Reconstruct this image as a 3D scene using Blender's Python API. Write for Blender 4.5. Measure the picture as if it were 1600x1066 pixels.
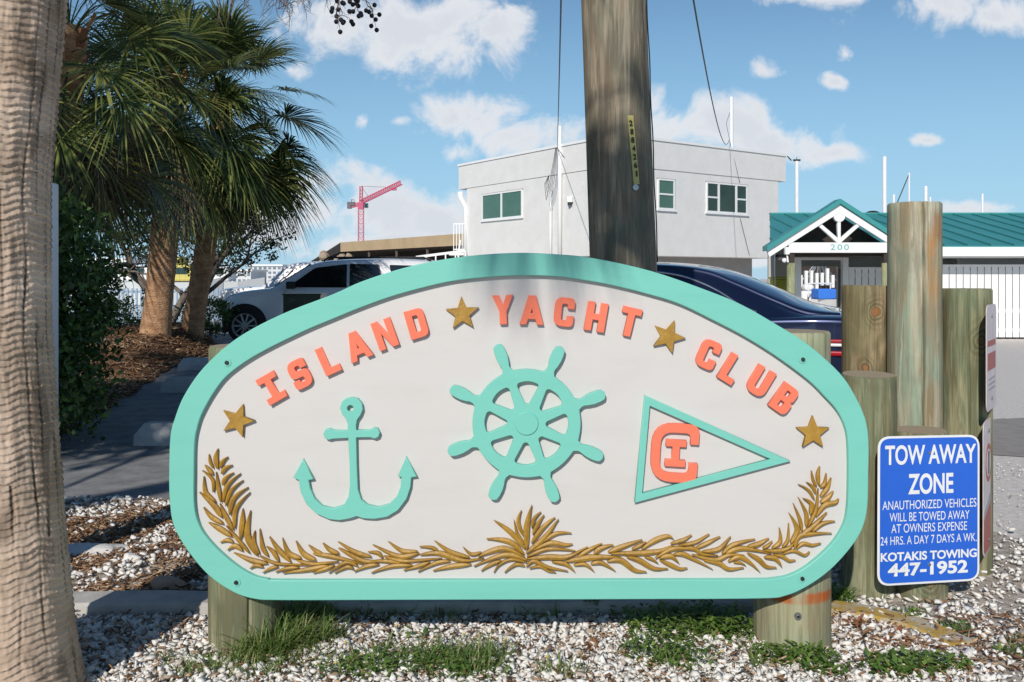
import bpy, bmesh, math, random
import numpy as np
from mathutils import Vector, Matrix, noise as mnoise

for o in list(bpy.data.objects): bpy.data.objects.remove(o)
S = bpy.context.scene
COL = S.collection
R = math.radians
F, VH, H = 1400.0, 435.0, 1.34          # focal length in photo pixels, horizon row, eye height

# ------------------------------------------------------------------ camera
cam = bpy.data.cameras.new("camera"); camo = bpy.data.objects.new("camera", cam); COL.objects.link(camo)
camo.location = (0, 0, H); camo.rotation_euler = (R(90), 0, 0)
cam.sensor_width = 36; cam.lens = 36 * F / 1600; cam.shift_y = -(533 - VH) / 1600
cam.clip_start = 0.05; cam.clip_end = 3000
S.camera = camo
S.view_settings.view_transform = 'Standard'; S.view_settings.look = 'None'
S.view_settings.exposure = 0.0; S.view_settings.gamma = 1.0

# ------------------------------------------------------------------ sun and sky
SUN_AZ, SUN_EL = R(17), R(32)           # light travels to +Y and +X
sd = bpy.data.lights.new("sun", 'SUN'); sd.energy = 4.0; sd.angle = R(0.5); sd.color = (1.0, 0.95, 0.87)
so = bpy.data.objects.new("sun", sd); COL.objects.link(so)
ldir = Vector((math.sin(SUN_AZ) * math.cos(SUN_EL), math.cos(SUN_AZ) * math.cos(SUN_EL), -math.sin(SUN_EL)))
so.rotation_euler = ldir.to_track_quat('-Z', 'Y').to_euler(); so.location = (-6, -20, 14)

W = bpy.data.worlds.new("World"); S.world = W; W.use_nodes = True
wt = W.node_tree; wt.nodes.clear()
def wn(t, **k):
    n = wt.nodes.new(t)
    for a, b in k.items(): setattr(n, a, b)
    return n
def wl(a, b): wt.links.new(a, b)
SKYS = 0.088
out = wn('ShaderNodeOutputWorld'); bg = wn('ShaderNodeBackground'); bg.inputs[1].default_value = SKYS
sky = wn('ShaderNodeTexSky'); sky.sky_type = 'NISHITA'; sky.sun_disc = False
sky.sun_elevation = SUN_EL; sky.sun_rotation = math.pi + SUN_AZ
sky.air_density = 1.0; sky.dust_density = 0.0; sky.ozone_density = 1.6
hs = wn('ShaderNodeHueSaturation'); hs.inputs['Saturation'].default_value = 1.2; hs.inputs['Value'].default_value = 1.0
wl(sky.outputs[0], hs.inputs['Color'])
tc = wn('ShaderNodeTexCoord'); sep = wn('ShaderNodeSeparateXYZ'); wl(tc.outputs['Generated'], sep.inputs[0])
def wmath(op, a, b=None, clamp=False):
    n = wn('ShaderNodeMath', operation=op, use_clamp=clamp)
    for i, x in enumerate((a, b)):
        if x is None: continue
        if isinstance(x, (int, float)): n.inputs[i].default_value = x
        else: wl(x, n.inputs[i])
    return n.outputs[0]
ysafe = wmath('MAXIMUM', wmath('ABSOLUTE', sep.outputs[1]), 0.05)
px = wmath('DIVIDE', sep.outputs[0], ysafe); pz = wmath('DIVIDE', sep.outputs[2], ysafe)
comb = wn('ShaderNodeCombineXYZ'); wl(px, comb.inputs[0]); wl(pz, comb.inputs[1])
nz = wn('ShaderNodeTexNoise'); nz.inputs['Scale'].default_value = 13; nz.inputs['Detail'].default_value = 9; nz.inputs['Roughness'].default_value = 0.62; nz.inputs['Distortion'].default_value = 0.35
wl(comb.outputs[0], nz.inputs['Vector'])
nz2 = wn('ShaderNodeTexNoise'); nz2.inputs['Scale'].default_value = 7; nz2.inputs['Detail'].default_value = 3
wl(comb.outputs[0], nz2.inputs['Vector'])
# cumulus banks: bearing, height, half width, half height
clouds = [(660,45,190,75),(520,40,110,60),(780,45,70,50),(745,185,100,42),(830,215,110,45),(720,240,60,34),(1010,190,90,50),(1140,195,125,58),
          (1200,225,120,42),(1300,240,70,22),(600,325,110,62),(500,325,90,60),(690,345,90,55),(430,350,90,55),(640,385,200,30),(1480,10,130,50),(1560,25,90,40),(1290,-8,90,20),
          (1195,112,50,26),(1305,127,30,18),(1322,85,20,22),(1450,220,46,14),(568,190,24,22),(625,190,34,18),(455,110,45,30),(1520,325,70,14),(1380,410,400,10)]
acc = None
for (u, v, ru, rv) in clouds:
    mp = wn('ShaderNodeMapping'); mp.vector_type = 'TEXTURE'
    mp.inputs['Location'].default_value = ((u-800)/F, (VH-v)/F, 0); mp.inputs['Scale'].default_value = (ru/F, rv/F, 1)
    wl(comb.outputs[0], mp.inputs['Vector'])
    ln = wn('ShaderNodeVectorMath', operation='LENGTH'); wl(mp.outputs[0], ln.inputs[0])
    m = wmath('SUBTRACT', 1.0 if ru > 65 else 0.62, ln.outputs['Value'])
    acc = m if acc is None else wmath('MAXIMUM', acc, m)
acc = wmath('MAXIMUM', acc, -1.0)
dens = wmath('ADD', acc, wmath('MULTIPLY', wmath('SUBTRACT', nz.outputs[0], 0.49), 3.6))
mr = wn('ShaderNodeMapRange', interpolation_type='SMOOTHSTEP'); wl(dens, mr.inputs[0]); mr.inputs[1].default_value = -0.05; mr.inputs[2].default_value = 0.75
front = wmath('GREATER_THAN', sep.outputs[1], 0.02)
mask = wmath('MULTIPLY', wmath('MULTIPLY', mr.outputs[0], front), 0.96)
sh = wn('ShaderNodeMapRange'); wl(wmath('ADD', dens, wmath('MULTIPLY', nz2.outputs[0], 0.9)), sh.inputs[0]); sh.inputs[1].default_value = 0.35; sh.inputs[2].default_value = 1.5
cr = wn('ShaderNodeMix', data_type='RGBA'); wl(sh.outputs[0], cr.inputs[0])
cr.inputs[6].default_value = tuple(c/SKYS for c in (0.92, 0.92, 0.93)) + (1,); cr.inputs[7].default_value = tuple(c/SKYS for c in (0.70, 0.73, 0.79)) + (1,)
hzf = wn('ShaderNodeMapRange', interpolation_type='SMOOTHSTEP'); wl(pz, hzf.inputs[0]); hzf.inputs[1].default_value = 0.46; hzf.inputs[2].default_value = -0.02; hzf.inputs[3].default_value = 0.0; hzf.inputs[4].default_value = 0.85
hz = wn('ShaderNodeMix', data_type='RGBA'); wl(hzf.outputs[0], hz.inputs[0]); wl(hs.outputs[0], hz.inputs[6]); hz.inputs[7].default_value = tuple(c/SKYS for c in (0.32, 0.60, 0.85)) + (1,)
mx = wn('ShaderNodeMix', data_type='RGBA'); wl(mask, mx.inputs[0]); wl(hz.outputs[2], mx.inputs[6]); wl(cr.outputs[2], mx.inputs[7])
wl(mx.outputs[2], bg.inputs[0]); wl(bg.outputs[0], out.inputs[0])

# ------------------------------------------------------------------ helpers
def P(u, v, Y): return Vector(((u-800)*Y/F, Y, H-(v-VH)*Y/F))
def gx(u, Y): return (u-800)*Y/F
def gz(v, Y): return H-(v-VH)*Y/F
def hexlin(r, g, b):
    f = lambda c: (c/255/12.92 if c/255 <= .04045 else ((c/255+.055)/1.055)**2.4)
    return (f(r), f(g), f(b))
MATS = {}
def mat(name, c1, c2=None, scale=5.0, rough=0.6, metal=0.0, bump=0.0, bscale=40.0, stretch=(1,1,1), island=False, spread=None, coat=0.0, translucent=0.0, detail=6, bdist=0.01, contrast=(0.3,0.7), spec=0.5, c3=None, c3pos=0.5):
    if name in MATS: return MATS[name]
    m = bpy.data.materials.new(name); m.use_nodes = True; MATS[name] = m
    t = m.node_tree; N = t.nodes; L = t.links
    b = N['Principled BSDF']; b.inputs['Roughness'].default_value = rough; b.inputs['Metallic'].default_value = metal
    b.inputs['Specular IOR Level'].default_value = spec
    if coat: b.inputs['Coat Weight'].default_value = coat; b.inputs['Coat Roughness'].default_value = 0.05
    c2 = c2 or c1
    co = N.new('ShaderNodeTexCoord'); mp = N.new('ShaderNodeMapping'); mp.inputs['Scale'].default_value = stretch
    L.new(co.outputs['Object'], mp.inputs['Vector'])
    oi = N.new('ShaderNodeObjectInfo'); ml = N.new('ShaderNodeMath'); ml.operation = 'MULTIPLY'; ml.inputs[1].default_value = 37.0
    L.new(oi.outputs['Random'], ml.inputs[0]); cb = N.new('ShaderNodeCombineXYZ')
    L.new(ml.outputs[0], cb.inputs[0]); L.new(ml.outputs[0], cb.inputs[1]); L.new(cb.outputs[0], mp.inputs['Location'])
    if island:
        g = N.new('ShaderNodeNewGeometry'); fac = g.outputs['Random Per Island']
    else:
        n = N.new('ShaderNodeTexNoise'); n.inputs['Scale'].default_value = scale; n.inputs['Detail'].default_value = detail; n.inputs['Roughness'].default_value = 0.62
        L.new(mp.outputs[0], n.inputs['Vector']); fac = n.outputs[0]
    r = N.new('ShaderNodeValToRGB'); e = r.color_ramp.elements
    e[0].position, e[1].position = (0, 1) if island else contrast
    e[0].color = (*c1, 1); e[1].color = (*c2, 1)
    if c3:
        k = r.color_ramp.elements.new(c3pos); k.color = (*c3, 1)
    L.new(fac, r.inputs[0]); L.new(r.outputs[0], b.inputs['Base Color'])
    if bump:
        n2 = N.new('ShaderNodeTexNoise'); n2.inputs['Scale'].default_value = bscale; n2.inputs['Detail'].default_value = 5
        L.new(mp.outputs[0], n2.inputs['Vector'])
        bp = N.new('ShaderNodeBump'); bp.inputs['Strength'].default_value = bump; bp.inputs['Distance'].default_value = bdist
        L.new(n2.outputs[0], bp.inputs['Height']); L.new(bp.outputs[0], b.inputs['Normal'])
    if translucent:
        tr = N.new('ShaderNodeBsdfTranslucent'); L.new(r.outputs[0], tr.inputs[0])
        ms = N.new('ShaderNodeMixShader'); ms.inputs[0].default_value = translucent
        L.new(b.outputs[0], ms.inputs[1]); L.new(tr.outputs[0], ms.inputs[2]); L.new(ms.outputs[0], N['Material Output'].inputs[0])
    return m

def tag(o, label=None, cat=None, group=None, kind=None):
    if label: o['label'] = label
    if cat: o['category'] = cat
    if group: o['group'] = group
    if kind: o['kind'] = kind
    return o
def thing(name, label, cat, loc=(0,0,0), rz=0, group=None):
    o = bpy.data.objects.new(name, None); COL.objects.link(o); o.location = loc; o.rotation_euler = (0,0,rz); o.empty_display_size = 0.2
    return tag(o, label, cat, group)
def link(name, me, m, parent=None, smooth=False, world=True):
    """world=True: vertices are in world space and the parent's offset is taken off, so the part keeps its place"""
    o = bpy.data.objects.new(name, me); COL.objects.link(o)
    if m is not None:
        for k in (m if isinstance(m, (list, tuple)) else [m]): me.materials.append(k)
    if smooth: me.polygons.foreach_set('use_smooth', [True]*len(me.polygons))
    if parent is not None:
        o.parent = parent
        if world:
            mw = Matrix.Identity(4); q = parent
            while q is not None:
                mw = (Matrix.Translation(q.location) @ q.rotation_euler.to_matrix().to_4x4()) @ mw if q.parent is None else (Matrix.Translation(q.location) @ q.rotation_euler.to_matrix().to_4x4()) @ mw
                q = q.parent
            me.transform(mw.inverted())
    return o
def recentre(o):
    """put a top-level mesh's origin at its base"""
    me = o.data; n = len(me.vertices); a = np.empty(n*3); me.vertices.foreach_get('co', a); a = a.reshape(-1,3)
    c = np.array([(a[:,0].min()+a[:,0].max())/2, (a[:,1].min()+a[:,1].max())/2, a[:,2].min()])
    me.transform(Matrix.Translation(Vector(-c))); o.location = Vector(c) + o.location
    return o

class MB:
    def __init__(s): s.v=[]; s.f=[]; s.mi=[]
    def add(s, vs, fs, mi=0):
        b=len(s.v); s.v += [tuple(x) for x in vs]; s.f += [tuple(i+b for i in f) for f in fs]; s.mi += [mi]*len(fs); return s
    def box(s, c, d, rz=0, mi=0, M=None):
        x,y,z=d[0]/2,d[1]/2,d[2]/2
        vs=[Vector((a*x,b*y,e*z)) for e in(-1,1) for b in(-1,1) for a in(-1,1)]
        m = M if M is not None else Matrix.Rotation(rz,3,'Z')
        vs=[m@q+Vector(c) for q in vs]
        return s.add(vs,[(0,2,3,1),(4,5,7,6),(0,1,5,4),(2,6,7,3),(0,4,6,2),(1,3,7,5)],mi)
    def bar(s, a, b, w, h, mi=0):
        a=Vector(a); b=Vector(b); d=b-a; q=d.to_track_quat('X','Z').to_matrix()
        return s.box((a+b)/2,(d.length,w,h),M=q,mi=mi)
    def tube(s, pts, rad, n=10, cap=True, mi=0):
        pts=[Vector(p) for p in pts]; k=len(pts)
        rr = rad if isinstance(rad,(list,tuple)) else [rad]*k
        vs=[]; prev=None
        for i,p in enumerate(pts):
            t=(pts[min(i+1,k-1)]-pts[max(i-1,0)])
            if t.length<1e-9: t=Vector((0,0,1))
            t.normalize()
            if prev is None:
                a=Vector((1,0,0)) if abs(t.x)<.9 else Vector((0,1,0)); s1=t.cross(a).normalized()
            else:
                s1=(prev-t*prev.dot(t)); s1=s1.normalized() if s1.length>1e-6 else t.orthogonal().normalized()
            prev=s1; s2=t.cross(s1)
            for j in range(n):
                a=2*math.pi*j/n; vs.append(p+(s1*math.cos(a)+s2*math.sin(a))*rr[i])
        fs=[(i*n+j,i*n+(j+1)%n,(i+1)*n+(j+1)%n,(i+1)*n+j) for i in range(k-1) for j in range(n)]
        if cap: fs+= [tuple(range(n-1,-1,-1)), tuple(range((k-1)*n,k*n))]
        return s.add(vs,fs,mi)
    def ball(s, c, r, n=10, m=7, sc=(1,1,1), mi=0):
        vs=[];fs=[]
        for i in range(m+1):
            a=math.pi*i/m
            for j in range(n):
                b=2*math.pi*j/n; vs.append((c[0]+r*sc[0]*math.sin(a)*math.cos(b),c[1]+r*sc[1]*math.sin(a)*math.sin(b),c[2]+r*sc[2]*math.cos(a)))
        for i in range(m):
            for j in range(n): fs.append((i*n+j,(i+1)*n+j,(i+1)*n+(j+1)%n,i*n+(j+1)%n))
        return s.add(vs,fs,mi)
    def mesh(s,name):
        me=bpy.data.meshes.new(name); me.from_pydata(s.v,[],s.f); me.polygons.foreach_set('material_index',s.mi); me.update(); return me
    def build(s,name,m,parent=None,smooth=False,world=True,bevel=0,auto=None):
        o=link(name,s.mesh(name),m,parent,smooth,world)
        if bevel:
            bv=o.modifiers.new('b','BEVEL'); bv.width=bevel; bv.segments=2; bv.limit_method='ANGLE'
        return o
def npmesh(name, V, Fc, k):
    me=bpy.data.meshes.new(name); V=np.asarray(V,dtype=np.float32); Fc=np.asarray(Fc,dtype=np.int32)
    me.vertices.add(len(V)); me.vertices.foreach_set('co',V.ravel())
    me.loops.add(Fc.size); me.loops.foreach_set('vertex_index',Fc.ravel())
    me.polygons.add(len(Fc)); me.polygons.foreach_set('loop_start',np.arange(0,Fc.size,k,dtype=np.int32))
    me.polygons.foreach_set('loop_total',np.full(len(Fc),k,dtype=np.int32)); me.update(calc_edges=True); me.validate(); return me

# flat outlines cut from board: loops of (x, z), front face at y0, going back to y1
def curve_mesh(name, loops, y0, y1, bevel=0.0):
    cd=bpy.data.curves.new(name,'CURVE'); cd.dimensions='2D'; cd.fill_mode='BOTH'; cd.extrude=max((y1-y0)/2-bevel,0.0001)
    cd.bevel_depth=bevel; cd.bevel_resolution=1; cd.offset=-bevel
    for lp in loops:
        sp=cd.splines.new('POLY'); sp.points.add(len(lp)-1)
        for q,(x,z) in zip(sp.points,lp): q.co=(x,z,0,1)
        sp.use_cyclic_u=True
    o=bpy.data.objects.new(name,cd); COL.objects.link(o)
    dg=bpy.context.evaluated_depsgraph_get(); dg.update()
    me=bpy.data.meshes.new_from_object(o.evaluated_get(dg)); bpy.data.objects.remove(o); bpy.data.curves.remove(cd)
    me.transform(Matrix.Translation((0,(y0+y1)/2,0))@Matrix.Rotation(R(90),4,'X')); me.name=name
    me.materials.clear()
    return me
def text_mesh(body, size, xscale=1.0, extrude=0.0005, bold=0.0, spacing=1.0):
    cd=bpy.data.curves.new('text','FONT'); cd.body=body; cd.size=size; cd.align_x='CENTER'; cd.align_y='CENTER'; cd.extrude=extrude; cd.offset=bold; cd.space_character=spacing
    o=bpy.data.objects.new('text',cd); COL.objects.link(o)
    dg=bpy.context.evaluated_depsgraph_get(); dg.update()
    me=bpy.data.meshes.new_from_object(o.evaluated_get(dg)); bpy.data.objects.remove(o); bpy.data.curves.remove(cd)
    n=len(me.vertices); a=np.empty(n*3); me.vertices.foreach_get('co',a); a=a.reshape(-1,3)
    c=((a[:,0].max()+a[:,0].min())/2,(a[:,1].max()+a[:,1].min())/2)
    me.transform(Matrix.Translation((-c[0],-c[1],0)))
    me.transform(Matrix.Diagonal((xscale,1,1,1))); me.materials.clear()
    w=(a[:,0].max()-a[:,0].min())*xscale; h=a[:,1].max()-a[:,1].min()
    return me,w,h
def fit_text(body, w, h, extrude=0.0005, bold=0.0, spacing=1.0):
    me,tw,th=text_mesh(body,1.0,1.0,extrude,bold,spacing)
    me.transform(Matrix.Diagonal((w/tw,h/th,1,1))); return me
def catmull(pts, n=6, closed=True):
    k=len(pts); out=[]
    for i in range(k if closed else k-1):
        p0,p1,p2,p3=[np.array(pts[(i+d)%k if closed else min(max(i+d,0),k-1)],float) for d in(-1,0,1,2)]
        for j in range(n):
            t=j/n; out.append(tuple(.5*((2*p1)+(-p0+p2)*t+(2*p0-5*p1+4*p2-p3)*t*t+(-p0+3*p1-3*p2+p3)*t**3)))
    if not closed: out.append(tuple(map(float,pts[-1])))
    return out
def rounded(pts, n=6):
    """pts: (x, y) or (x, y, r)"""
    out=[]; k=len(pts)
    for i,p in enumerate(pts):
        r=p[2] if len(p)>2 else 0
        a=Vector(p[:2])
        if r<=0: out.append(tuple(a)); continue
        d0=Vector(pts[i-1][:2])-a; d1=Vector(pts[(i+1)%k][:2])-a
        L=min(r,d0.length*.5,d1.length*.5); s=a+d0.normalized()*L; e=a+d1.normalized()*L
        for j in range(n+1):
            t=j/n; out.append(tuple(s*(1-t)**2+a*2*t*(1-t)+e*t*t))
    return out

# ================================================================== the club sign
YS = 3.125
def sp(u, v): return (gx(u, YS), gz(v, YS))
SC = YS / F
def paint(name, col, dark, rough=0.42):
    m = mat(name, dark, col, scale=3.0, rough=rough, bump=0.12, bscale=20, stretch=(0.7,5,5), contrast=(0.2,0.5), bdist=0.003, spec=0.35)
    return m
m_teal = paint('teal paint', (0.178,0.520,0.430), (0.160,0.490,0.405))
m_white = mat('white sign paint', (0.543,0.516,0.492), (0.572,0.545,0.523), scale=3.5, rough=0.6, bump=0.12, bscale=20, stretch=(0.7,5,3), contrast=(0.25,0.5), bdist=0.003, spec=0.35, detail=10)
m_coral = paint('coral paint', (0.80,0.185,0.105), (0.74,0.165,0.09))
m_gold = mat('gold paint', (0.27,0.142,0.012), (0.42,0.235,0.032), scale=16, rough=0.5, metal=0.0, bump=0.3, bscale=60, contrast=(0.3,0.7))
m_edge = mat('raw board edge', (0.30,0.29,0.28), (0.40,0.39,0.37), scale=8)
m_steel = mat('galvanised steel', (0.30,0.31,0.31), (0.5,0.5,0.5), scale=30, rough=0.35, metal=0.9)
m_darkmetal = mat('dark metal', (0.03,0.03,0.03), (0.06,0.06,0.06), rough=0.4, metal=0.6)

sign = thing('club_sign', 'big arched white club sign with teal border, coral letters and gold leaf wreath', 'sign', (0, 3.2, 0))

outer = [(268.4,681),(275,654),(290,617),(321,573),(371,529),(439,492),(521,460),(566,440),(631,419),(700,404.5),(763,397.5),(815,395.4),(860,397),(923,403),(1017.6,424),(1112,457),(1160,477.5),(1210,506),(1260,537.5),(1310,582.5),(1335,620),(1350,655),(1355,690),(1354.5,740),(1353,790),(1346,822),(1330,850),(1298,886),(1262.5,912.5),(1226,929),(1184,933.5),(1000,934.5),(800,935.2),(600,935.8),(440,936),(400,934),(367,923.5),(328,897),(295,858),(274,820.5),(267.5,782),(266.5,735)]
inner = [(306.5,690),(311,665),(319,643),(338,610),(361,583),(405,553),(473,519),(520,499),(572,478),(626,459.5),(700,441),(763,433.5),(815,431),(870,432.5),(923,440),(960,447),(1010,459.5),(1060,475),(1110,499),(1160,525),(1210,556),(1260,593),(1285,617.5),(1305,640),(1317.5,665),(1322.5,690),(1323.5,740),(1321.5,795),(1314,823),(1295,851),(1262,880.5),(1235,896),(1208,902),(1170,903.5),(1000,904),(800,904.5),(600,904.5),(440,904.5),(420,903),(398,897.5),(369,880),(336,850.5),(315,822),(306,789),(305.5,735)]
oc = catmull(outer, 5); ic = catmull(inner, 5)
link('border', curve_mesh('border', [[sp(*p) for p in oc], [sp(*p) for p in ic]], 3.110, 3.152, 0.003), m_teal, sign, smooth=False)
cx_, cy_ = 811, 680
mid = [((u-cx_)*1.018+cx_, (v-cy_)*1.028+cy_) for u, v in ic]
link('panel', curve_mesh('panel', [[sp(*p) for p in mid]], 3.130, 3.1495), m_white, sign)

# --- letters
t_ = .245
LET = {
 'I': [[(0,0),(.70,0),(.70,.23),(.475,.23),(.475,.77),(.70,.77),(.70,1),(0,1),(0,.77),(.225,.77),(.225,.23),(0,.23)]],
 'L': [[(0,0),(.58,0),(.58,.23),(.25,.23),(.25,1),(0,1)]],
 'A': [[(0,0),(.23,0),(.285,.19),(.535,.19),(.59,0),(.82,0),(.535,1),(.285,1)],[(.37,.40),(.41,.56),(.45,.40)]],
 'N': [[(0,0),(.23,0),(.23,.56),(.47,0),(.70,0),(.70,1),(.47,1),(.47,.44),(.23,1),(0,1)]],
 'D': [[(0,0),(.66,0,.24),(.66,1,.24),(0,1)],[(.245,.22),(.245,.78),(.42,.78,.07),(.42,.22,.07)]],
 'Y': [[(.235,0),(.485,0),(.485,.44),(.72,1),(.48,1),(.36,.68),(.24,1),(0,1),(.235,.44)]],
 'C': [[(.68,.62),(.68,1,.30),(0,1,.30),(0,0,.30),(.68,0,.30),(.68,.38),(.44,.38),(.44,.22,.07),(.25,.22,.07),(.25,.78,.07),(.44,.78,.07),(.44,.62)]],
 'H': [[(0,0),(.25,0),(.25,.39),(.45,.39),(.45,0),(.70,0),(.70,1),(.45,1),(.45,.61),(.25,.61),(.25,1),(0,1)]],
 'T': [[(.21,0),(.46,0),(.46,.77),(.67,.77),(.67,1),(0,1),(0,.77),(.21,.77)]],
 'U': [[(0,1),(0,0,.32),(.70,0,.32),(.70,1),(.455,1),(.455,.23,.09),(.245,.23,.09),(.245,1)]],
 'B': [[(0,0),(.68,0,.24),(.68,.46,.15),(.57,.515),(.65,.57,.13),(.65,1,.22),(0,1)],[(.245,.20),(.245,.40),(.43,.40,.07),(.43,.20,.07)],[(.245,.60),(.245,.80),(.41,.80,.07),(.41,.60,.07)]],
 'S': [[(.66,.67),(.66,1,.30),(0,1,.30),(0,.38,.28),(.42,.38,.07),(.42,.215,.07),(.245,.215,.06),(.245,.33),(0,.33),(0,0,.30),(.66,0,.30),(.66,.62,.28),(.245,.62,.07),(.245,.785,.07),(.42,.785,.06),(.42,.67)]],
}
def place2(loops, u, v, ang, hpx, shear=0):
    """glyph loops (unit height) centred on photo pixel u, v, turned clockwise by ang"""
    xs=[p[0] for p in loops[0]]; w=(min(xs)+max(xs))/2; res=[]
    c,s=math.cos(R(ang)),math.sin(R(ang))
    for lp in loops:
        q=[]
        for x,y in rounded(lp):
            a=(x-w)*hpx; b=(y-.5)*hpx; a+=shear*b
            q.append(sp(u+a*c+b*s, v+a*s-b*c))
        res.append(q)
    return res
lets = [('I',425.5,606,-30),('S',469.5,584,-26),('L',514,562,-24.5),('A',559,540,-22),('N',602,522,-20),('D',651.5,505.5,-16.5),
        ('Y',786,484,-2),('A',831,484.5,1.5),('C',881.5,487.5,6),('H',931,495,9.5),('T',983.5,503,13.5),
        ('C',1106,553.5,24),('L',1142,576,32),('U',1187,595.5,31),('B',1224.5,623,36)]
for ch,u,v,a in lets:
    link('letter', curve_mesh('letter', place2(LET[ch],u,v,a,45.5), 3.112, 3.1325, 0.0012), m_coral, sign)
def star(u,v,r,a0):
    pts=[]
    for k in range(10):
        a=R(a0+36*k); q=r if k%2==0 else r*.43
        pts.append(sp(u+q*math.sin(a), v-q*math.cos(a)))
    return pts
for u,v,a in [(372,657,18),(722.5,490,-3),(1043.5,526,22),(1269,676,0)]:
    link('star', curve_mesh('star',[star(u,v,27,a)],3.114,3.1325,0.0012), m_gold, sign)

# --- anchor
A=[(386,297),(415,302),(434,325),(438,352),(428,378),(412,400),(407,425),(407,448),(470,448),(490,437),(508,441),(517,460),(510,480),(492,488),(472,481),(408,482),(410,600),(415,720),(430,768),(460,793),(510,804),(560,790),(595,755),(612,710),(616,664),(600,661),(637,570),(688,662),(662,666),(658,710),(640,765),(600,818),(550,848),(490,858),(440,855),(410,845),(380,855),(330,864),(280,858),(222,832),(180,792),(152,735),(143,678),(118,668),(162,582),(212,674),(188,678),(195,715),(215,762),(250,798),(300,810),(350,795),(372,755),(379,700),(377,600),(371,484),(300,488),(283,493),(264,487),(256,466),(265,446),(285,440),(305,449),(368,450),(369,420),(362,398),(343,375),(333,347),(342,317),(360,302)]
ap=[(420+x/2.963,520+y/2.963) for x,y in A]
hole=[(548.6+5*math.cos(k*.5236),637.4+5*math.sin(k*.5236)) for k in range(12)]
link('anchor', curve_mesh('anchor',[[sp(*p) for p in ap],[sp(*p) for p in hole]],3.110,3.1325,0.0018), m_teal, sign)

# --- ship wheel
WC=(822.6,660.4)
def pol(a,r): return (WC[0]+r*math.sin(a), WC[1]-r*math.cos(a))
prof=[(84.2,-.16),(84.2,-9),(90,-6.2),(94,-6.0),(101,-8),(110,-9.3),(120,-9.0),(127,-7.5),(130,-3),(130.5,0),(130,3),(127,7.5),(120,9.0),(110,9.3),(101,8),(94,6.0),(90,6.2),(84.2,9)]
loop=[]
for k in range(8):
    a=R(22.5+45*k+2)
    for r,w in prof[1:]: 
        p=(WC[0]+r*math.sin(a)+w*math.cos(a), WC[1]-r*math.cos(a)+w*math.sin(a)); loop.append(p)
    for j in range(1,6): loop.append(pol(a+R(6.2+ j*(45-12.4)/6),84.2))
holes=[]
for k in range(8):
    a=R(45*k+2)
    def q(r,w): return (WC[0]+r*math.sin(a)+w*math.cos(a), WC[1]-r*math.cos(a)+w*math.sin(a))
    o=q(0,0)
    tri=[q(29,0)+(5,), q(60,-17.5)+(6,), q(65.5,-9), q(66.5,0), q(65.5,9), q(60,17.5)+(6,)]
    tri=[q(30,-3)+(3,), q(61,-18.5)+(7,), q(66.5,0)+(9,), q(61,18.5)+(7,), q(30,3)+(3,)]
    holes.append(rounded(tri))
wheel=link('ship_wheel', curve_mesh('ship_wheel',[[sp(*p) for p in loop]]+[[sp(*p) for p in h] for h in holes],3.106,3.1325,0.0018), m_teal, sign)
hub=[sp(*pol(2*math.pi*k/40,18.3)) for k in range(40)]
link('hub', curve_mesh('hub',[hub],3.1015,3.108,0.0025), m_teal, wheel)

# --- pennant and monogram
po=[(1006.5,617),(1233.5,719.5),(991,784.5)]; pi_=[(1014.5,633.5),(1203,716.5),(1002.5,770)]
pen=link('pennant', curve_mesh('pennant',[[sp(*p) for p in po],[sp(*p) for p in pi_]],3.112,3.1325,0.0012), m_teal, sign)
GC=[[(.80,.655),(.80,1,.38),(0,1,.38),(0,0,.38),(.80,0,.38),(.80,.345),(.655,.345),(.655,.16,.16),(.155,.16,.2),(.155,.84,.2),(.655,.84,.16),(.655,.655)]]
GI=[[(0,0),(.76,0),(.76,.26),(.52,.26),(.52,.74),(.76,.74),(.76,1),(0,1),(0,.74),(.24,.74),(.24,.26),(0,.26)]]
for g,u,v,h in ((GC,1053.5,707,92),(GI,1055,707.5,42)):
    link('monogram', curve_mesh('monogram', place2(g,u,v,3.5,h), 3.113, 3.1325, 0.0014), m_coral, pen)

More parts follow.
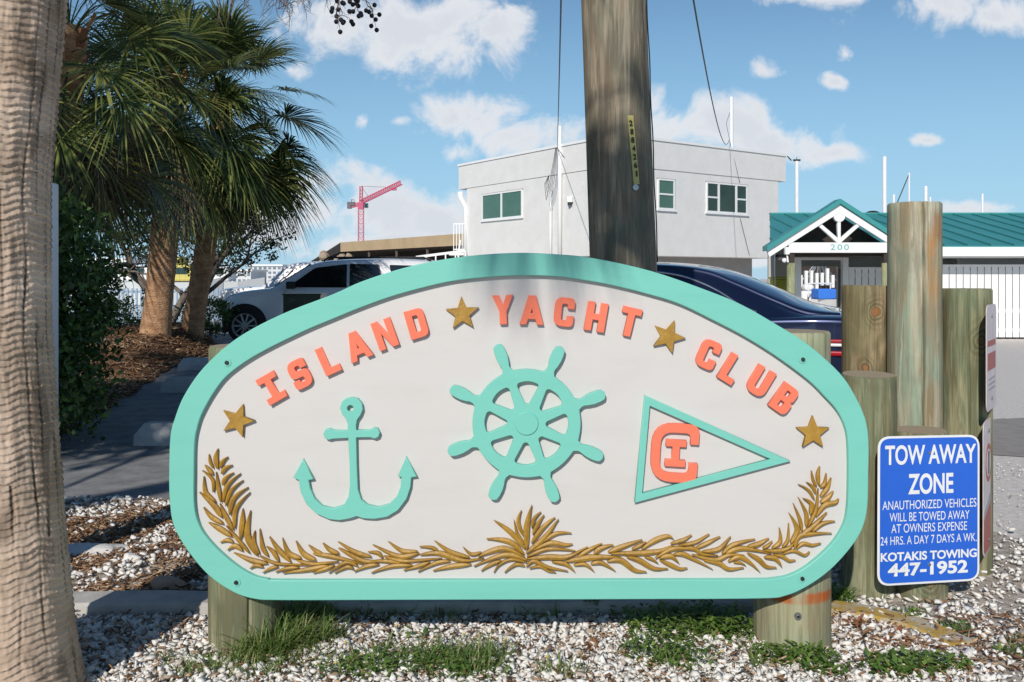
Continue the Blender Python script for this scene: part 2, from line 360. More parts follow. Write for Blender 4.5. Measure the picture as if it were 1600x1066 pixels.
# --- wreath leaves: base, bends, tip, width, traced from the carving
LV=[((300,690),5.076,[
 [205,215,190,130,207,55,38],[170,210,145,155,138,100,22],[225,210,245,155,285,120,30],[168,260,140,225,105,185,32],[235,255,265,210,320,185,32],[170,400,165,300,85,228,26],[232,480,210,360,195,240,30],[245,345,265,290,330,245,32],[190,475,110,400,97,275,34],[250,480,280,350,385,250,32],[238,600,180,510,63,400,46],[270,510,310,390,405,305,30],[300,580,330,450,445,360,38],[250,650,160,600,95,520,38],[340,690,350,530,460,400,34],[330,700,270,590,225,490,36],[317,750,220,690,135,640,44],[385,770,400,640,405,530,42],[460,885,370,780,275,665,28],[520,905,440,740,465,545,50],[330,795,280,780,222,797,30],[405,865,340,825,280,860,36],[535,890,490,800,500,705,36],[605,910,560,830,540,690,34],[600,965,470,940,335,880,40],[566,995,510,980,458,1005,28]]),
 ((390,820),7.619,[
 [350,435,290,330,205,255,50],[495,440,350,300,240,140,60],[615,395,470,340,395,155,64],[790,415,650,350,555,190,66],[870,345,790,310,705,238,45],[1065,340,960,300,875,215,55],[125,370,330,460,690,475,32],[555,415,760,465,1060,435,40],[755,340,1000,380,1355,465,50],[1450,380,1250,320,1055,200,50],[1060,275,1350,425,1600,430,52],[340,495,250,520,155,568,40],[590,505,450,515,310,560,40],[940,480,700,530,395,572,55],[1010,480,880,530,755,572,46],[1290,490,1150,445,940,570,45],[1240,525,1160,500,1010,572,45],[1540,470,1400,490,1245,555,48]]),
 ((580,820),7.619,[
 [135,395,80,335,-40,320,45],[570,335,330,375,20,235,58],[550,315,370,310,205,198,50],[345,455,180,430,-20,430,45],[150,370,400,430,840,395,42],[490,480,250,490,0,570,50],[700,440,560,490,385,540,45],[940,430,780,450,555,555,46],[800,310,720,270,575,258,35],[1170,385,940,320,755,190,52],[1310,325,1190,350,1095,265,38],[580,355,800,335,1000,400,1150,425,1340,395,62],[1190,470,970,490,735,545,58]]),
 ((740,780),8.2,[
 [665,640,470,420,262,270,66],[655,575,560,440,515,260,45],[640,475,570,290,610,140,52],[680,640,680,350,745,75,80],[745,370,775,250,860,160,45],[755,450,820,320,900,200,50],[740,560,880,370,1040,230,60],[670,690,900,500,1085,255,66],[900,540,1050,440,1250,430,48],[770,650,980,560,1180,585,1265,570,56],[680,735,950,635,1305,660,48],[680,760,950,740,1200,735,1460,610,68],[650,700,450,540,165,505,68],[650,735,400,630,150,690,60,745,66],[690,780,400,710,0,855,64],[680,805,480,770,340,830,255,935,40],[355,785,230,830,95,915,45],[655,855,540,835,395,935,42],[675,865,770,790,950,870,1205,920,52],[715,885,850,860,960,920,1050,935,36],[1000,800,1180,830,1300,935,52]]),
 ((880,820),7.619,[
 [165,390,280,310,460,220,46],[365,345,440,280,595,235,60],[530,325,700,260,940,175,58],[815,290,900,250,985,200,40],[930,290,1080,190,1240,135,1315,170,58],[560,340,900,335,1150,310,1310,240,60],[25,435,350,385,690,385,68],[1095,395,1280,290,1450,280,1620,315,52],[125,480,260,470,370,560,42],[325,465,450,450,620,550,50],[520,435,680,420,850,540,990,560,66],[750,380,900,420,1080,520,1245,520,62],[965,380,1060,410,1130,460,34],[1145,395,1280,370,1380,460,58],[1145,415,1260,470,1390,525,1475,510,48]]),
 ((1060,800),7.619,[
 [0,440,170,430,290,500,470,515,48],[-60,505,50,500,180,560,405,680,56],[205,430,340,370,495,290,45],[280,470,480,440,620,290,50],[515,500,650,390,910,320,50],[820,410,950,380,1075,310,55],[1000,430,1060,400,1115,345,34],[560,490,760,430,1105,495,58],[160,505,430,570,600,510,785,515,54],[300,575,480,610,600,680,775,660,56],[590,590,720,530,850,600,970,715,58],[655,600,730,600,800,635,30],[820,490,950,560,1050,650,1165,660,58],[1020,540,1150,550,1230,655,58],[1005,455,1180,460,1310,425,1395,335,46],[1130,505,1240,530,1320,580,1390,570,44],[1230,500,1370,460,1500,515,1560,470,36],[1110,430,1210,350,1200,185,46],[1235,415,1300,330,1310,130,34],[-95,375,60,330,155,270,40],[0,395,200,360,365,260,40]]),
 ((1180,720),5.92,[
 [325,760,390,640,310,480,52],[430,650,410,540,348,390,34],[468,610,470,490,395,335,38],[505,495,520,400,440,345,46],[545,360,490,270,395,215,28],[555,300,530,240,470,195,34],[565,235,535,180,517,90,28],[585,225,578,130,595,50,38],[597,245,640,210,655,115,34],[600,330,665,250,700,155,38],[600,385,670,340,720,280,44],[560,515,640,410,740,385,770,350,46],[485,605,560,450,580,255,32],[390,710,540,600,660,475,40],[525,655,620,580,735,555,34],[360,810,400,700,520,675,705,668,46],[380,810,440,765,530,780,605,760,32]])]
def leaf_mesh(mb, pts, w, y0, y1):
    c=catmull(pts,7,False); n=len(c); top=[]; L=[];Rr=[]
    for i,(u,v) in enumerate(c):
        a=np.array(c[max(i-1,0)]); b=np.array(c[min(i+1,n-1)]); d=b-a; d/=max(np.hypot(*d),1e-6); t=i/(n-1)
        k=w/2*max(0.04,(math.sin(math.pi*min(1,max(0,t**.85*.95+.04)))**1.1)*(1.12-.22*t))
        L.append((u-d[1]*k,v+d[0]*k)); Rr.append((u+d[1]*k,v-d[0]*k))
    vs=[];
    for i in range(n):
        for (u,v),y in ((L[i],y1),(L[i],y0+.003),(c[i],y0-.0005),(Rr[i],y0+.003),(Rr[i],y1)):
            x,z=sp(u,v); vs.append((x,y,z))
    fs=[]
    for i in range(n-1):
        for j in range(4): fs.append((i*5+j,i*5+j+1,(i+1)*5+j+1,(i+1)*5+j))
    fs+=[(0,1,2,3,4),tuple((n-1)*5+j for j in (4,3,2,1,0))]
    mb.add(vs,fs)
wl_={}
for (o0,o1),s,ls in LV:
    for q in ls:
        w=q[-1]/s*0.93; pts=[(o0+q[i]/s,o1+q[i+1]/s) for i in range(0,len(q)-1,2)]
        if len(pts)==3:   # make the curve pass near its control bend
            pass
        g='leaf_spray' if s==8.2 else ('left' if o0<600 else 'right')
        leaf_mesh(wl_.setdefault(g,MB()),pts,w,3.1155,3.1315)
for g,nm in (('left','leaf_branch'),('leaf_spray','leaf_spray'),('right','leaf_branch')):
    o=wl_[g].build(nm,m_gold,sign)
# --- bolts with washers
for u,v in ((357,566),(371.5,907.5),(1252,561),(1251,901.5)):
    x,z=sp(u,v); b=MB(); b.tube([(x,3.1125,z),(x,3.1075,z)],.0145,16); b.tube([(x,3.1080,z),(x,3.1025,z)],.0075,6,mi=1)
    b.build('bolt',[m_teal,m_darkmetal],sign)

# ------------------------------------------------------------------ weathered wooden piles
def wood(name, cols, rust=None, knot=None, knotr=0.03, green=0.5):
    """green-stained treated timber: streaks along the grain, knots"""
    m=bpy.data.materials.new(name); m.use_nodes=True; t=m.node_tree; N=t.nodes; L=t.links; b=N['Principled BSDF']; b.inputs['Roughness'].default_value=.8; b.inputs['Specular IOR Level'].default_value=.2
    co=N.new('ShaderNodeTexCoord'); oi=N.new('ShaderNodeObjectInfo')
    ad=N.new('ShaderNodeVectorMath'); ad.operation='ADD'; L.new(co.outputs['Object'],ad.inputs[0])
    ml=N.new('ShaderNodeVectorMath'); ml.operation='SCALE'; ml.inputs['Scale'].default_value=23.7
    cb=N.new('ShaderNodeCombineXYZ')
    for i in range(3): L.new(oi.outputs['Random'],cb.inputs[i])
    L.new(cb.outputs[0],ml.inputs[0]); L.new(ml.outputs[0],ad.inputs[1])
    def noise(scale,st,det=6,dist=0.0,src=None):
        mp=N.new('ShaderNodeMapping'); mp.inputs['Scale'].default_value=st; L.new(src or ad.outputs[0],mp.inputs['Vector'])
        n=N.new('ShaderNodeTexNoise'); n.inputs['Scale'].default_value=scale; n.inputs['Detail'].default_value=det; n.inputs['Distortion'].default_value=dist; L.new(mp.outputs[0],n.inputs['Vector']); return n.outputs[0]
    def ramp(f,stops):
        r=N.new('ShaderNodeValToRGB'); e=r.color_ramp.elements
        e[0].position,e[0].color=stops[0][0],(*stops[0][1],1); e[1].position,e[1].color=stops[-1][0],(*stops[-1][1],1)
        for p,c in stops[1:-1]: k=e.new(p); k.color=(*c,1)
        L.new(f,r.inputs[0]); return r.outputs[0]
    def mix(f,a,b_,blend='MIX'):
        x=N.new('ShaderNodeMix'); x.data_type='RGBA'; x.blend_type=blend
        if isinstance(f,float): x.inputs[0].default_value=f
        else: L.new(f,x.inputs[0])
        for i,c in((6,a),(7,b_)):
            if isinstance(c,tuple): x.inputs[i].default_value=(*c,1)
            else: L.new(c,x.inputs[i])
        return x.outputs[2]
    base=ramp(noise(9,(1,1,.12),9,1.1),[(.33,cols[0]),(.5,cols[1]),(.66,cols[2])])
    gr=ramp(noise(7,(1.1,1.1,.3),7,.8),[(.44,(0,0,0)),(.58,(.85,.85,.85))])
    c=mix(gr,base,cols[3]); blot=noise(3.2,(1,1,.55),8,1.5); c=mix(ramp(blot,[(.36,(.7,.7,.7)),(.52,(0,0,0))]),c,tuple(x*.55 for x in cols[3])); c=mix(ramp(blot,[(.60,(0,0,0)),(.72,(.55,.55,.55))]),c,cols[2])
    fine=noise(75,(1,1,.045),6,1.6); mid_=noise(26,(1,1,.07),6,1.4); c=mix(ramp(mid_,[(.40,(.65,.65,.65)),(.50,(0,0,0))]),c,tuple(x*.62 for x in cols[1])); c=mix(ramp(mid_,[(.54,(0,0,0)),(.66,(.5,.5,.5))]),c,cols[2])
    c=mix(ramp(fine,[(.34,(.75,.75,.75)),(.46,(0,0,0))]),c,tuple(x*.55 for x in cols[1]))
    if knot:
        for (kx,kz,kr) in knot:
            vm=N.new('ShaderNodeVectorMath'); vm.operation='SUBTRACT'; L.new(co.outputs['Object'],vm.inputs[0]); vm.inputs[1].default_value=(kx,-.1,kz)
            sc=N.new('ShaderNodeVectorMath'); sc.operation='MULTIPLY'; L.new(vm.outputs[0],sc.inputs[0]); sc.inputs[1].default_value=(1,0.05,.72)
            ln=N.new('ShaderNodeVectorMath'); ln.operation='LENGTH'; L.new(sc.outputs[0],ln.inputs[0])
            nn=noise(9,(1,1,.6),3); am=N.new('ShaderNodeMath'); am.operation='MULTIPLY_ADD'; L.new(nn,am.inputs[0]); am.inputs[1].default_value=.09; L.new(ln.outputs['Value'],am.inputs[2])
            sn=N.new('ShaderNodeMath'); sn.operation='SINE'; mm=N.new('ShaderNodeMath'); mm.operation='MULTIPLY'; mm.inputs[1].default_value=380; L.new(am.outputs[0],mm.inputs[0]); L.new(mm.outputs[0],sn.inputs[0])
            fal=N.new('ShaderNodeMapRange'); L.new(ln.outputs['Value'],fal.inputs[0]); fal.inputs[1].default_value=kr*4.2; fal.inputs[2].default_value=kr*1.0; 
            rg=N.new('ShaderNodeMapRange'); L.new(sn.outputs[0],rg.inputs[0]); rg.inputs[1].default_value=-1; rg.inputs[2].default_value=.6; rg.inputs[3].default_value=0; rg.inputs[4].default_value=.6
            pr=N.new('ShaderNodeMath'); pr.operation='MULTIPLY'; L.new(fal.outputs[0],pr.inputs[0]); L.new(rg.outputs[0],pr.inputs[1])
            c=mix(pr.outputs[0],c,tuple(x*.45 for x in cols[0]))
            core=N.new('ShaderNodeMapRange'); L.new(am.outputs[0],core.inputs[0]); core.inputs[1].default_value=kr+.044; core.inputs[2].default_value=kr*.7+.040; core.inputs[3].default_value=0; core.inputs[4].default_value=.8
            c=mix(core.outputs[0],c,(.30,.13,.05))
    if rust:
        sx=N.new('ShaderNodeSeparateXYZ'); L.new(co.outputs['Object'],sx.inputs[0])
        for (z0,z1,x0,x1,colr,amt) in rust:
            def band(o,a,b_,soft):
                r1=N.new('ShaderNodeMapRange'); L.new(o,r1.inputs[0]); r1.inputs[1].default_value=a-soft; r1.inputs[2].default_value=a+soft*.3
                r2=N.new('ShaderNodeMapRange'); L.new(o,r2.inputs[0]); r2.inputs[1].default_value=b_+soft; r2.inputs[2].default_value=b_-soft*.3
                q=N.new('ShaderNodeMath'); q.operation='MULTIPLY'; L.new(r1.outputs[0],q.inputs[0]); L.new(r2.outputs[0],q.inputs[1]); return q.outputs[0]
            bz=band(sx.outputs[2],z0,z1,max(.008,(z1-z0)*.32)); bx=band(sx.outputs[0],x0,x1,max(.02,(x1-x0)*.4) if z1-z0>.08 else .02)
            q=N.new('ShaderNodeMath'); q.operation='MULTIPLY'; L.new(bz,q.inputs[0]); L.new(bx,q.inputs[1])
            nr=N.new('ShaderNodeMapRange'); L.new(noise(14,(1,1,.35),5),nr.inputs[0]); nr.inputs[1].default_value=.28; nr.inputs[2].default_value=.5; nr.inputs[4].default_value=amt
            q2=N.new('ShaderNodeMath'); q2.operation='MULTIPLY'; L.new(q.outputs[0],q2.inputs[0]); L.new(nr.outputs[0],q2.inputs[1])
            c=mix(q2.outputs[0],c,colr)
    L.new(c,b.inputs['Base Color'])
    bp=N.new('ShaderNodeBump'); bp.inputs['Strength'].default_value=.45; bp.inputs['Distance'].default_value=.006; L.new(fine,bp.inputs['Height']); L.new(bp.outputs[0],b.inputs['Normal'])
    return m
def endgrain():
    m=bpy.data.materials.new('end grain'); m.use_nodes=True; t=m.node_tree; N=t.nodes; L=t.links; b=N['Principled BSDF']; b.inputs['Roughness'].default_value=.85
    co=N.new('ShaderNodeTexCoord'); w=N.new('ShaderNodeTexWave'); w.wave_type='RINGS'; w.rings_direction='Z'; w.inputs['Scale'].default_value=40; w.inputs['Distortion'].default_value=9; w.inputs['Detail Scale'].default_value=6; w.inputs['Detail'].default_value=4
    L.new(co.outputs['Object'],w.inputs['Vector']); r=N.new('ShaderNodeValToRGB'); r.color_ramp.elements[0].color=(.26,.20,.13,1); r.color_ramp.elements[1].color=(.38,.31,.215,1); L.new(w.outputs[0],r.inputs[0]); L.new(r.outputs[0],b.inputs['Base Color']); return m
m_end=endgrain()
def pile_mesh(rad, h, seed=0, taper=.97, cracks=(), tilt=(0,0), n=240, rz=28, z0=-.15):
    """a round timber with a slightly wavy skin, sawn top and drying cracks (angle, depth, width, from, to)"""
    V=[];Fc=[];mi=[]; Lz=np.concatenate([np.linspace(z0,h-.008,int(max(10,h*rz))),[h]])
    for i,z in enumerate(Lz):
        for j in range(n):
            a=2*math.pi*j/n; q=Vector((math.cos(a)*2,math.sin(a)*2,z*1.1+seed*7))
            r=rad*(1+(taper-1)*max(0,z)/h)*(1+.018*mnoise.noise(q)+.008*mnoise.noise(q*4))
            if i==len(Lz)-1: r-=.005
            for (ca,cd,cw,f0,f1) in cracks:
                if f0<=z<=f1+.02:
                    dd=(a-ca-.05*mnoise.noise(Vector((z*2.2,seed,ca)))+math.pi)%(2*math.pi)-math.pi
                    k=max(0,1-abs(dd)*rad/cw); r-=cd*k*min(1,(z-f0)*8)
            zz=z
            if i>=len(Lz)-2: zz=z+tilt[0]*math.cos(a)*rad+tilt[1]*math.sin(a)*rad
            V.append((r*math.cos(a),r*math.sin(a),zz))
    k=len(Lz)
    for i in range(k-1):
        for j in range(n): Fc.append((i*n+j,i*n+(j+1)%n,(i+1)*n+(j+1)%n,(i+1)*n+j)); mi.append(0)
    b=len(V)
    for r in (.66,.33):
        for j in range(n):
            x,y,z=V[(k-1)*n+j]; V.append((x*r,y*r,h+(z-h)*r+.002*mnoise.noise(Vector((x*40*r,y*40*r,seed)))))
    V.append((0,0,h))
    rings=[(k-1)*n,b,b+n]
    for q in range(2):
        for j in range(n): Fc.append((rings[q]+j,rings[q]+(j+1)%n,rings[q+1]+(j+1)%n,rings[q+1]+j)); mi.append(1)
    for j in range(n): Fc.append((rings[2]+j,rings[2]+(j+1)%n,len(V)-1)); mi.append(1)
    me=bpy.data.meshes.new('pile'); me.from_pydata(V,[],Fc); me.polygons.foreach_set('material_index',mi); me.polygons.foreach_set('use_smooth',[m==0 for m in mi]); me.update(); return me
GRN=[(.10,.085,.045),(.24,.215,.125),(.40,.36,.24),(.17,.20,.115)]
PALE=[(.25,.185,.10),(.39,.34,.235),(.50,.46,.35),(.25,.335,.25)]
BRN=[(.10,.062,.03),(.235,.17,.09),(.38,.30,.18),(.19,.175,.09)]
front=-math.pi/2
def sign_post(u, rad, vtop, m, seed, cr):
    Y=3.1525+rad; o=link('sign_post', pile_mesh(rad, gz(vtop,Y), seed, .985, cr), [m,m_end], sign, world=False)
    o.location=(gx(u,Y), Y-3.2, 0); return o
rustp=[(.195,.225,-.10,.115,(.38,.085,.015),.95),(.10,.20,-.06,.10,(.34,.17,.07),.25)]
sign_post(384,.131,540,wood('sign post timber',GRN),3,[(front-.5,.014,.007,0,1.2),(front+.35,.012,.006,0,.9)])
pr=sign_post(1237,.138,517,wood('sign post timber stained',[(.22,.20,.12),(.34,.31,.19),(.42,.40,.27),(.30,.33,.21)],rust=rustp),5,[(front+.5,.005,.004,0,.5)])
b=MB(); x,z=gx(1247,3.15),gz(963,3.15); b.tube([(x,3.158,z),(x,3.148,z)],.013,14); b.tube([(x,3.149,z),(x,3.143,z)],.005,6,mi=1); b.build('bolt',[m_steel,m_darkmetal],pr)

# piles beside the sign
def pile(u,vtop,Y,wpx,m,label,seed,cr=(),tilt=(0,0),taper=.98):
    rad=wpx/2*Y/F*.985; o=link('wooden_pile', pile_mesh(rad, gz(vtop,Y-rad*.5), seed, taper, cr, tilt), [m,m_end])
    o.location=(gx(u,Y),Y,0); return tag(o,label,'wooden pile',group='cluster of cut wooden piles beside the club sign')
pile(1357.5,587,3.82,84,wood('pile a',GRN),'short green-brown wooden pile standing right against the arched sign edge',11,[(front+.3,.012,.006,0,1)],(0,.04))
pile(1352,446,4.22,72,wood('pile b',BRN,knot=[(.005,1.185,.017),(-.035,.93,.012)]),'brown wooden pile with a round reddish knot, left of the tallest pile',13,[],(-.02,0))
pile(1429,316,4.06,82,wood('pile c',PALE,rust=[(1.30,1.52,.015,.045,(.42,.20,.06),.8),(1.05,1.32,.02,.07,(.40,.22,.09),.5),(1.52,1.62,.04,.07,(.30,.12,.03),.6)]),'tallest pale wooden pile with a long drying crack down its front',17,[(front-.09,.034,.0095,0,2.2),(front+1.15,.006,.006,.5,2.2)],(0,0))
pile(1509,451,4.12,77,wood('pile d',[(.10,.085,.045),(.22,.20,.11),(.36,.33,.20),(.155,.185,.11)],knot=[(.02,1.06,.02)]),'dark green wooden pile carrying the edge-on white signs',19,[(front-.35,.012,.006,0.4,1.4)],(0,0))
pile(1437,675,3.78,83,wood('pile e',GRN,knot=[(-.01,.10,.02)]),'shortest wooden pile, behind the blue tow sign',23,[],(.02,0))

# ------------------------------------------------------------------ signs on the piles
m_blue = mat('blue sign sheeting', (0.020,0.125,0.62), (0.018,0.115,0.56), scale=6, rough=0.35)
m_signwhite = mat('white sign sheeting', (0.80,0.80,0.80), (0.72,0.72,0.72), scale=8, rough=0.4)
m_signback = mat('aluminium sheet', (0.45,0.46,0.46), (0.55,0.55,0.55), rough=0.4, metal=0.8)
def rrect(w,h,r): return rounded([(-w/2,-h/2,r*1.6),(w/2,-h/2,r*1.6),(w/2,h/2,r*1.6),(-w/2,h/2,r*1.6)],8)
tw = thing('tow_sign', 'blue and white TOW AWAY ZONE sign on the shortest wooden pile', 'sign', P(1452,796,3.645))
tw.scale = (1.125, 1, 1); tw.rotation_euler = (R(-1.2), R(1.1), R(12))
kz=.418/590
tw_plate=link('plate', curve_mesh('plate',[rrect(.418,.598,.032)],0,.003,.0006), m_signwhite, tw, world=False)
link('blue_panel', curve_mesh('blue_panel',[rrect(.418-.018,.598-.018,.026)],-.0012,.0006), m_blue, tw, world=False)
for body,x,y,w,h,bold in (('TOW AWAY',420,193,528,112,.022),('ZONE',419,360,262,118,.026),('ANAUTHORIZED VEHICLES',414,477,544,50,.0),('WILL BE TOWED AWAY',414,545,462,50,.0),('AT OWNERS EXPENSE',412,609,438,50,.0),
                          ('24 HRS. A DAY 7 DAYS A WK.',410,677,556,48,.0),('KOTAKIS TOWING',411,768,556,50,.03),('447-1952',405,843,462,76,.035)):
    me,tw_,th_=text_mesh(body,1.0,1.0,0.0,bold)
    me.transform(Matrix.Diagonal((w*kz/tw_,h*kz/th_,1,1)))
    me.transform(Matrix.Translation(((x-412)*kz,-.0022,-(y-508)*kz))@Matrix.Rotation(R(90),4,'X'))
    link('lettering', me, m_signwhite, tw, world=False)
for y in (183,822):
    b=MB(); b.tube([(0,.0,-(y-508)*kz),(0,-.004,-(y-508)*kz)],.006,10); b.build('screw',m_steel,tw,world=False)

m_red = mat('faded red sheeting', (0.42,0.10,0.085), (0.36,0.085,0.075), scale=20, rough=.5)
m_pink = mat('sun bleached sheeting', (0.58,0.48,0.49), (0.70,0.64,0.65), scale=14, rough=.5)
m_greyp = mat('grey sheeting', (0.30,0.31,0.34), (0.38,0.38,0.40), scale=18, rough=.5)
dirv=Vector((.178,.25,0)).normalized(); yawp=math.atan2(dirv.y,dirv.x)
def side_plate(u,v0,v1,Y,label,marks,w=.30):
    z0,z1=gz(v1,Y),gz(v0,Y); h=z1-z0; c=Vector((gx(u,Y),Y,(z0+z1)/2))+dirv*w/2
    t=thing('parking_sign',label,'sign',c,yawp)
    link('plate',curve_mesh('plate',[rrect(w,h,.03)],0,.003,.0006),m_pink,t,world=False)
    for (shape,mm,k) in marks(w,h):
        link('marking',curve_mesh('marking',[shape],-.0008-.0004*k,.001),mm,t,world=False)
    for z in (h/2-.05,-h/2+.05):
        b=MB(); b.tube([(0,0,z),(0,-.005,z)],.009,10); b.build('screw',m_steel,t,world=False)
    return t
def q4(x0,z0,x1,z1): return [(x0,z0),(x1,z0),(x1,z1),(x0,z1)]
side_plate(1541.5,477,646,3.86,'edge-on white sign with faded red bars, upper one on the dark green pile',
  lambda w,h:[(q4(-w/2+.03,-.055,w/2-.03,.02),m_red,0),(q4(-w/2+.03,.05,w/2-.03,.075),m_red,0)]+[(q4(-w/2+.05,-.10-.022*k,w/2-.05,-.09-.022*k),m_greyp,0) for k in range(3)])
side_plate(1536.5,662,874,3.86,'edge-on sign with a dark ring and red lower panel, beneath the faded red barred sign',
  lambda w,h:[([(-w/2+.012,-h/2+.03),(-w/2+.05,-h/2+.006),(w/2-.05,-h/2+.006),(w/2-.012,-h/2+.03),(w/2-.012,-.06),(-w/2+.012,-.13)],m_red,0),
              ([(-w/2+.012,-.13),(w/2-.012,-.06),(w/2-.012,-.02),(-w/2+.012,-.09)],m_greyp,1),
              ([(.085*math.cos(k*.2618),.10+.085*math.sin(k*.2618)) for k in range(24)],m_red,0),([(.062*math.cos(k*.2618),.10+.062*math.sin(k*.2618)) for k in range(24)],m_pink,1),(q4(-.02,.05,.02,.15),m_darkmetal,2)])

# ------------------------------------------------------------------ ground
m_lot = mat('shell and asphalt lot', (0.48,0.44,0.405), (0.74,0.69,0.645), scale=26, rough=.95, bump=.6, bscale=170, bdist=.006, detail=12, contrast=(.25,.75), spec=.1)
m_asph = mat('worn asphalt', (0.16,0.16,0.165), (0.32,0.315,0.305), scale=6, rough=.9, bump=.8, bscale=260, bdist=.005, detail=12, spec=.2)
m_bed = mat('mulch soil', (0.045,0.024,0.013), (0.20,0.125,0.075), scale=22, rough=.95, bump=1.0, bscale=70, bdist=.02, detail=10, spec=.1, c3=(0.105,0.055,0.032))
m_dirt = mat('gravel bed soil', (0.26,0.215,0.175), (0.56,0.51,0.455), scale=20, rough=.95, bump=.8, bscale=90, bdist=.01, detail=8, spec=.1)
m_conc = mat('kerb concrete', (0.33,0.31,0.28), (0.52,0.50,0.465), scale=8, rough=.9, bump=.5, bscale=120, bdist=.004, detail=10)
m_yellow = mat('worn yellow kerb paint', (0.44,0.285,0.06), (0.46,0.42,0.35), scale=14, rough=.85, bump=.6, bscale=150, bdist=.005, detail=12, contrast=(.46,.62))
g=MB(); g.add([(-900,-60,0),(900,-60,0),(900,1500,0),(-900,1500,0)],[(0,1,2,3)]); tag(g.build('ground',m_lot),kind='structure')
def sheet(name,pts,z,m):
    b=MB(); b.add([(x,y,z) for x,y in pts],[tuple(range(len(pts)))]); return tag(b.build(name,m),kind='structure')
sheet('driveway',[(-4.2,5.32),(-2.0,5.42),(.9,5.3),(2.2,8),(3.0,30),(-14,30),(-14,19.6),(-8,19.6),(-7.2,12)],.004,m_asph)
rnd=random.Random(4)
# border of the gravel bed, ragged, up to the driveway
edge=[(-4.5,5.6),(-3.2,5.55),(-2.6,5.36),(-2.2,5.30),(-1.9,5.42),(-1.5,5.50),(-1.0,5.38),(-.4,5.45),(.4,5.35),(1.0,5.5)]
sheet('gravel_bed',[(-4.5,1.2),(4.2,1.2),(3.6,3.2),(2.7,4.3),(2.3,5.3),(1.6,5.6)]+edge[::-1],.008,m_dirt)
sheet('dark_patch',[(x+.12*mnoise.noise(Vector((x*4,y*4,1))),y+.16*mnoise.noise(Vector((x*4,y*4,5)))) for x,y in catmull([(3.3,7.0),(3.7,6.75),(4.6,6.7),(6.0,6.9),(6.2,8.3),(4.8,8.6),(4.1,7.9),(3.4,7.6)],10)],.006,mat('darker asphalt',(0.24,0.215,0.195),(0.33,0.30,0.275),scale=7,rough=.85,bump=.6,bscale=150,bdist=.006,detail=10))  # darker patch with an irregular outline on the lot
# mounded planting bed under the palms
def mound(x,y):
    d=math.hypot((x+6.6)/2.9,(y-16.2)/4.6); m=.46*max(0,1-d*d)**1.2
    return m+.03*mnoise.noise(Vector((x*1.3,y*1.3,0)))
bx=[]
for y in np.linspace(5.7,22,90):
    xr=np.interp(y,[5.7,6.4,7.6,10.6,12.9,16.5,19,22],[-3.9,-3.75,-3.85,-4.45,-5.0,-5.35,-6.4,-8])+.06*math.sin(y*5)
    for k in range(40): bx.append((xr-9*(k/39)**1.2,y))
V=[(x,y,max(.012,.012+mound(x,y)*min(1,i%40/4))) for i,(x,y) in enumerate(bx)]
b=MB(); b.add(V,[(i*40+j,i*40+j+1,(i+1)*40+j+1,(i+1)*40+j) for i in range(89) for j in range(39)])
tag(b.build('mulch_bed',m_bed,smooth=True),kind='structure')
def bedz(x,y):
    xr=np.interp(y,[5.7,6.4,7.6,10.6,12.9,16.5,19,22],[-3.0,-3.15,-3.75,-4.45,-5.0,-5.35,-6.4,-8]); k=((xr-x)/9); k=39*max(0,k)**(1/1.2)
    return max(.012,.012+mound(x,y)*min(1,k/4))

# kerb running behind the sign, its end turned forward and painted yellow
def kerb(name,pts,w,h,m,label):
    pts=[Vector((x,y,0)) for x,y in pts]; b=MB(); n=len(pts); vs=[]
    for i,p in enumerate(pts):
        t=(pts[min(i+1,n-1)]-pts[max(i-1,0)]).normalized(); s=Vector((-t.y,t.x,0)); 
        hh=h+.004*mnoise.noise(p*6)
        for a,z in((-w/2-.01,-.05),(-w/2,hh-.012),(-w/2+.015,hh),(w/2-.015,hh),(w/2,hh-.012),(w/2+.01,-.05)): vs.append(p+s*a+Vector((0,0,z)))
    fs=[(i*6+j,i*6+j+1,(i+1)*6+j+1,(i+1)*6+j) for i in range(n-1) for j in range(5)]+[(0,1,2,3,4,5)[::-1],tuple((n-1)*6+j for j in range(6))]
    b.add(vs,fs); return tag(recentre(b.build(name,m)),label,'kerb')
kerb('kerb',[(-2.9+k*.1,3.60+.008*math.sin(k)) for k in range(41)],.16,.062,m_conc,'low grey concrete kerb running behind the arched sign')
kp=catmull([(1.20,3.60),(1.28,3.59),(1.40,3.53),(1.50,3.44),(1.575,3.34),(1.62,3.22)],8,False)
kerb('kerb',kp,.13,.035,m_yellow,'curved kerb end with worn yellow paint, right of the sign')

# concrete wheel stops
m_wstop=mat('wheel stop concrete',(0.36,0.355,0.35),(0.50,0.49,0.48),scale=7,rough=.9,bump=.4,bscale=100,bdist=.004,detail=10)
def wheel_stop(x,y,L,label,rz=.05):
    b=MB(); pr=[(-.12,0),(-.11,.08),(-.06,.17),(.06,.17),(.11,.08),(.12,0)]; vs=[]
    for xx,k in((0,.55),(.06,1),(L-.06,1),(L,.55)):
        for (yy,zz) in pr: vs.append((xx,yy,zz*(k if zz>.1 else 1)))
    fs=[(i*6+j,i*6+j+1,(i+1)*6+j+1,(i+1)*6+j) for i in range(3) for j in range(5)]+[(5,4,3,2,1,0),(18,19,20,21,22,23)]
    b.add(vs,fs); o=b.build('wheel_stop',m_wstop); o.location=(x,y,.005); o.rotation_euler=(0,0,rz); return tag(o,label,'wheel stop',group='concrete wheel stops in a row')
wheel_stop(-3.02,7.25,1.8,'nearest concrete wheel stop, half in shade beside the hedge')
wheel_stop(-4.10,10.55,1.8,'second nearest concrete wheel stop along the mulch bed')
wheel_stop(-4.85,13.1,1.8,'third wheel stop from the hedge, behind the sign post top')
wheel_stop(-5.72,16.9,1.8,'farthest wheel stop, just in front of the white SUV wheel')

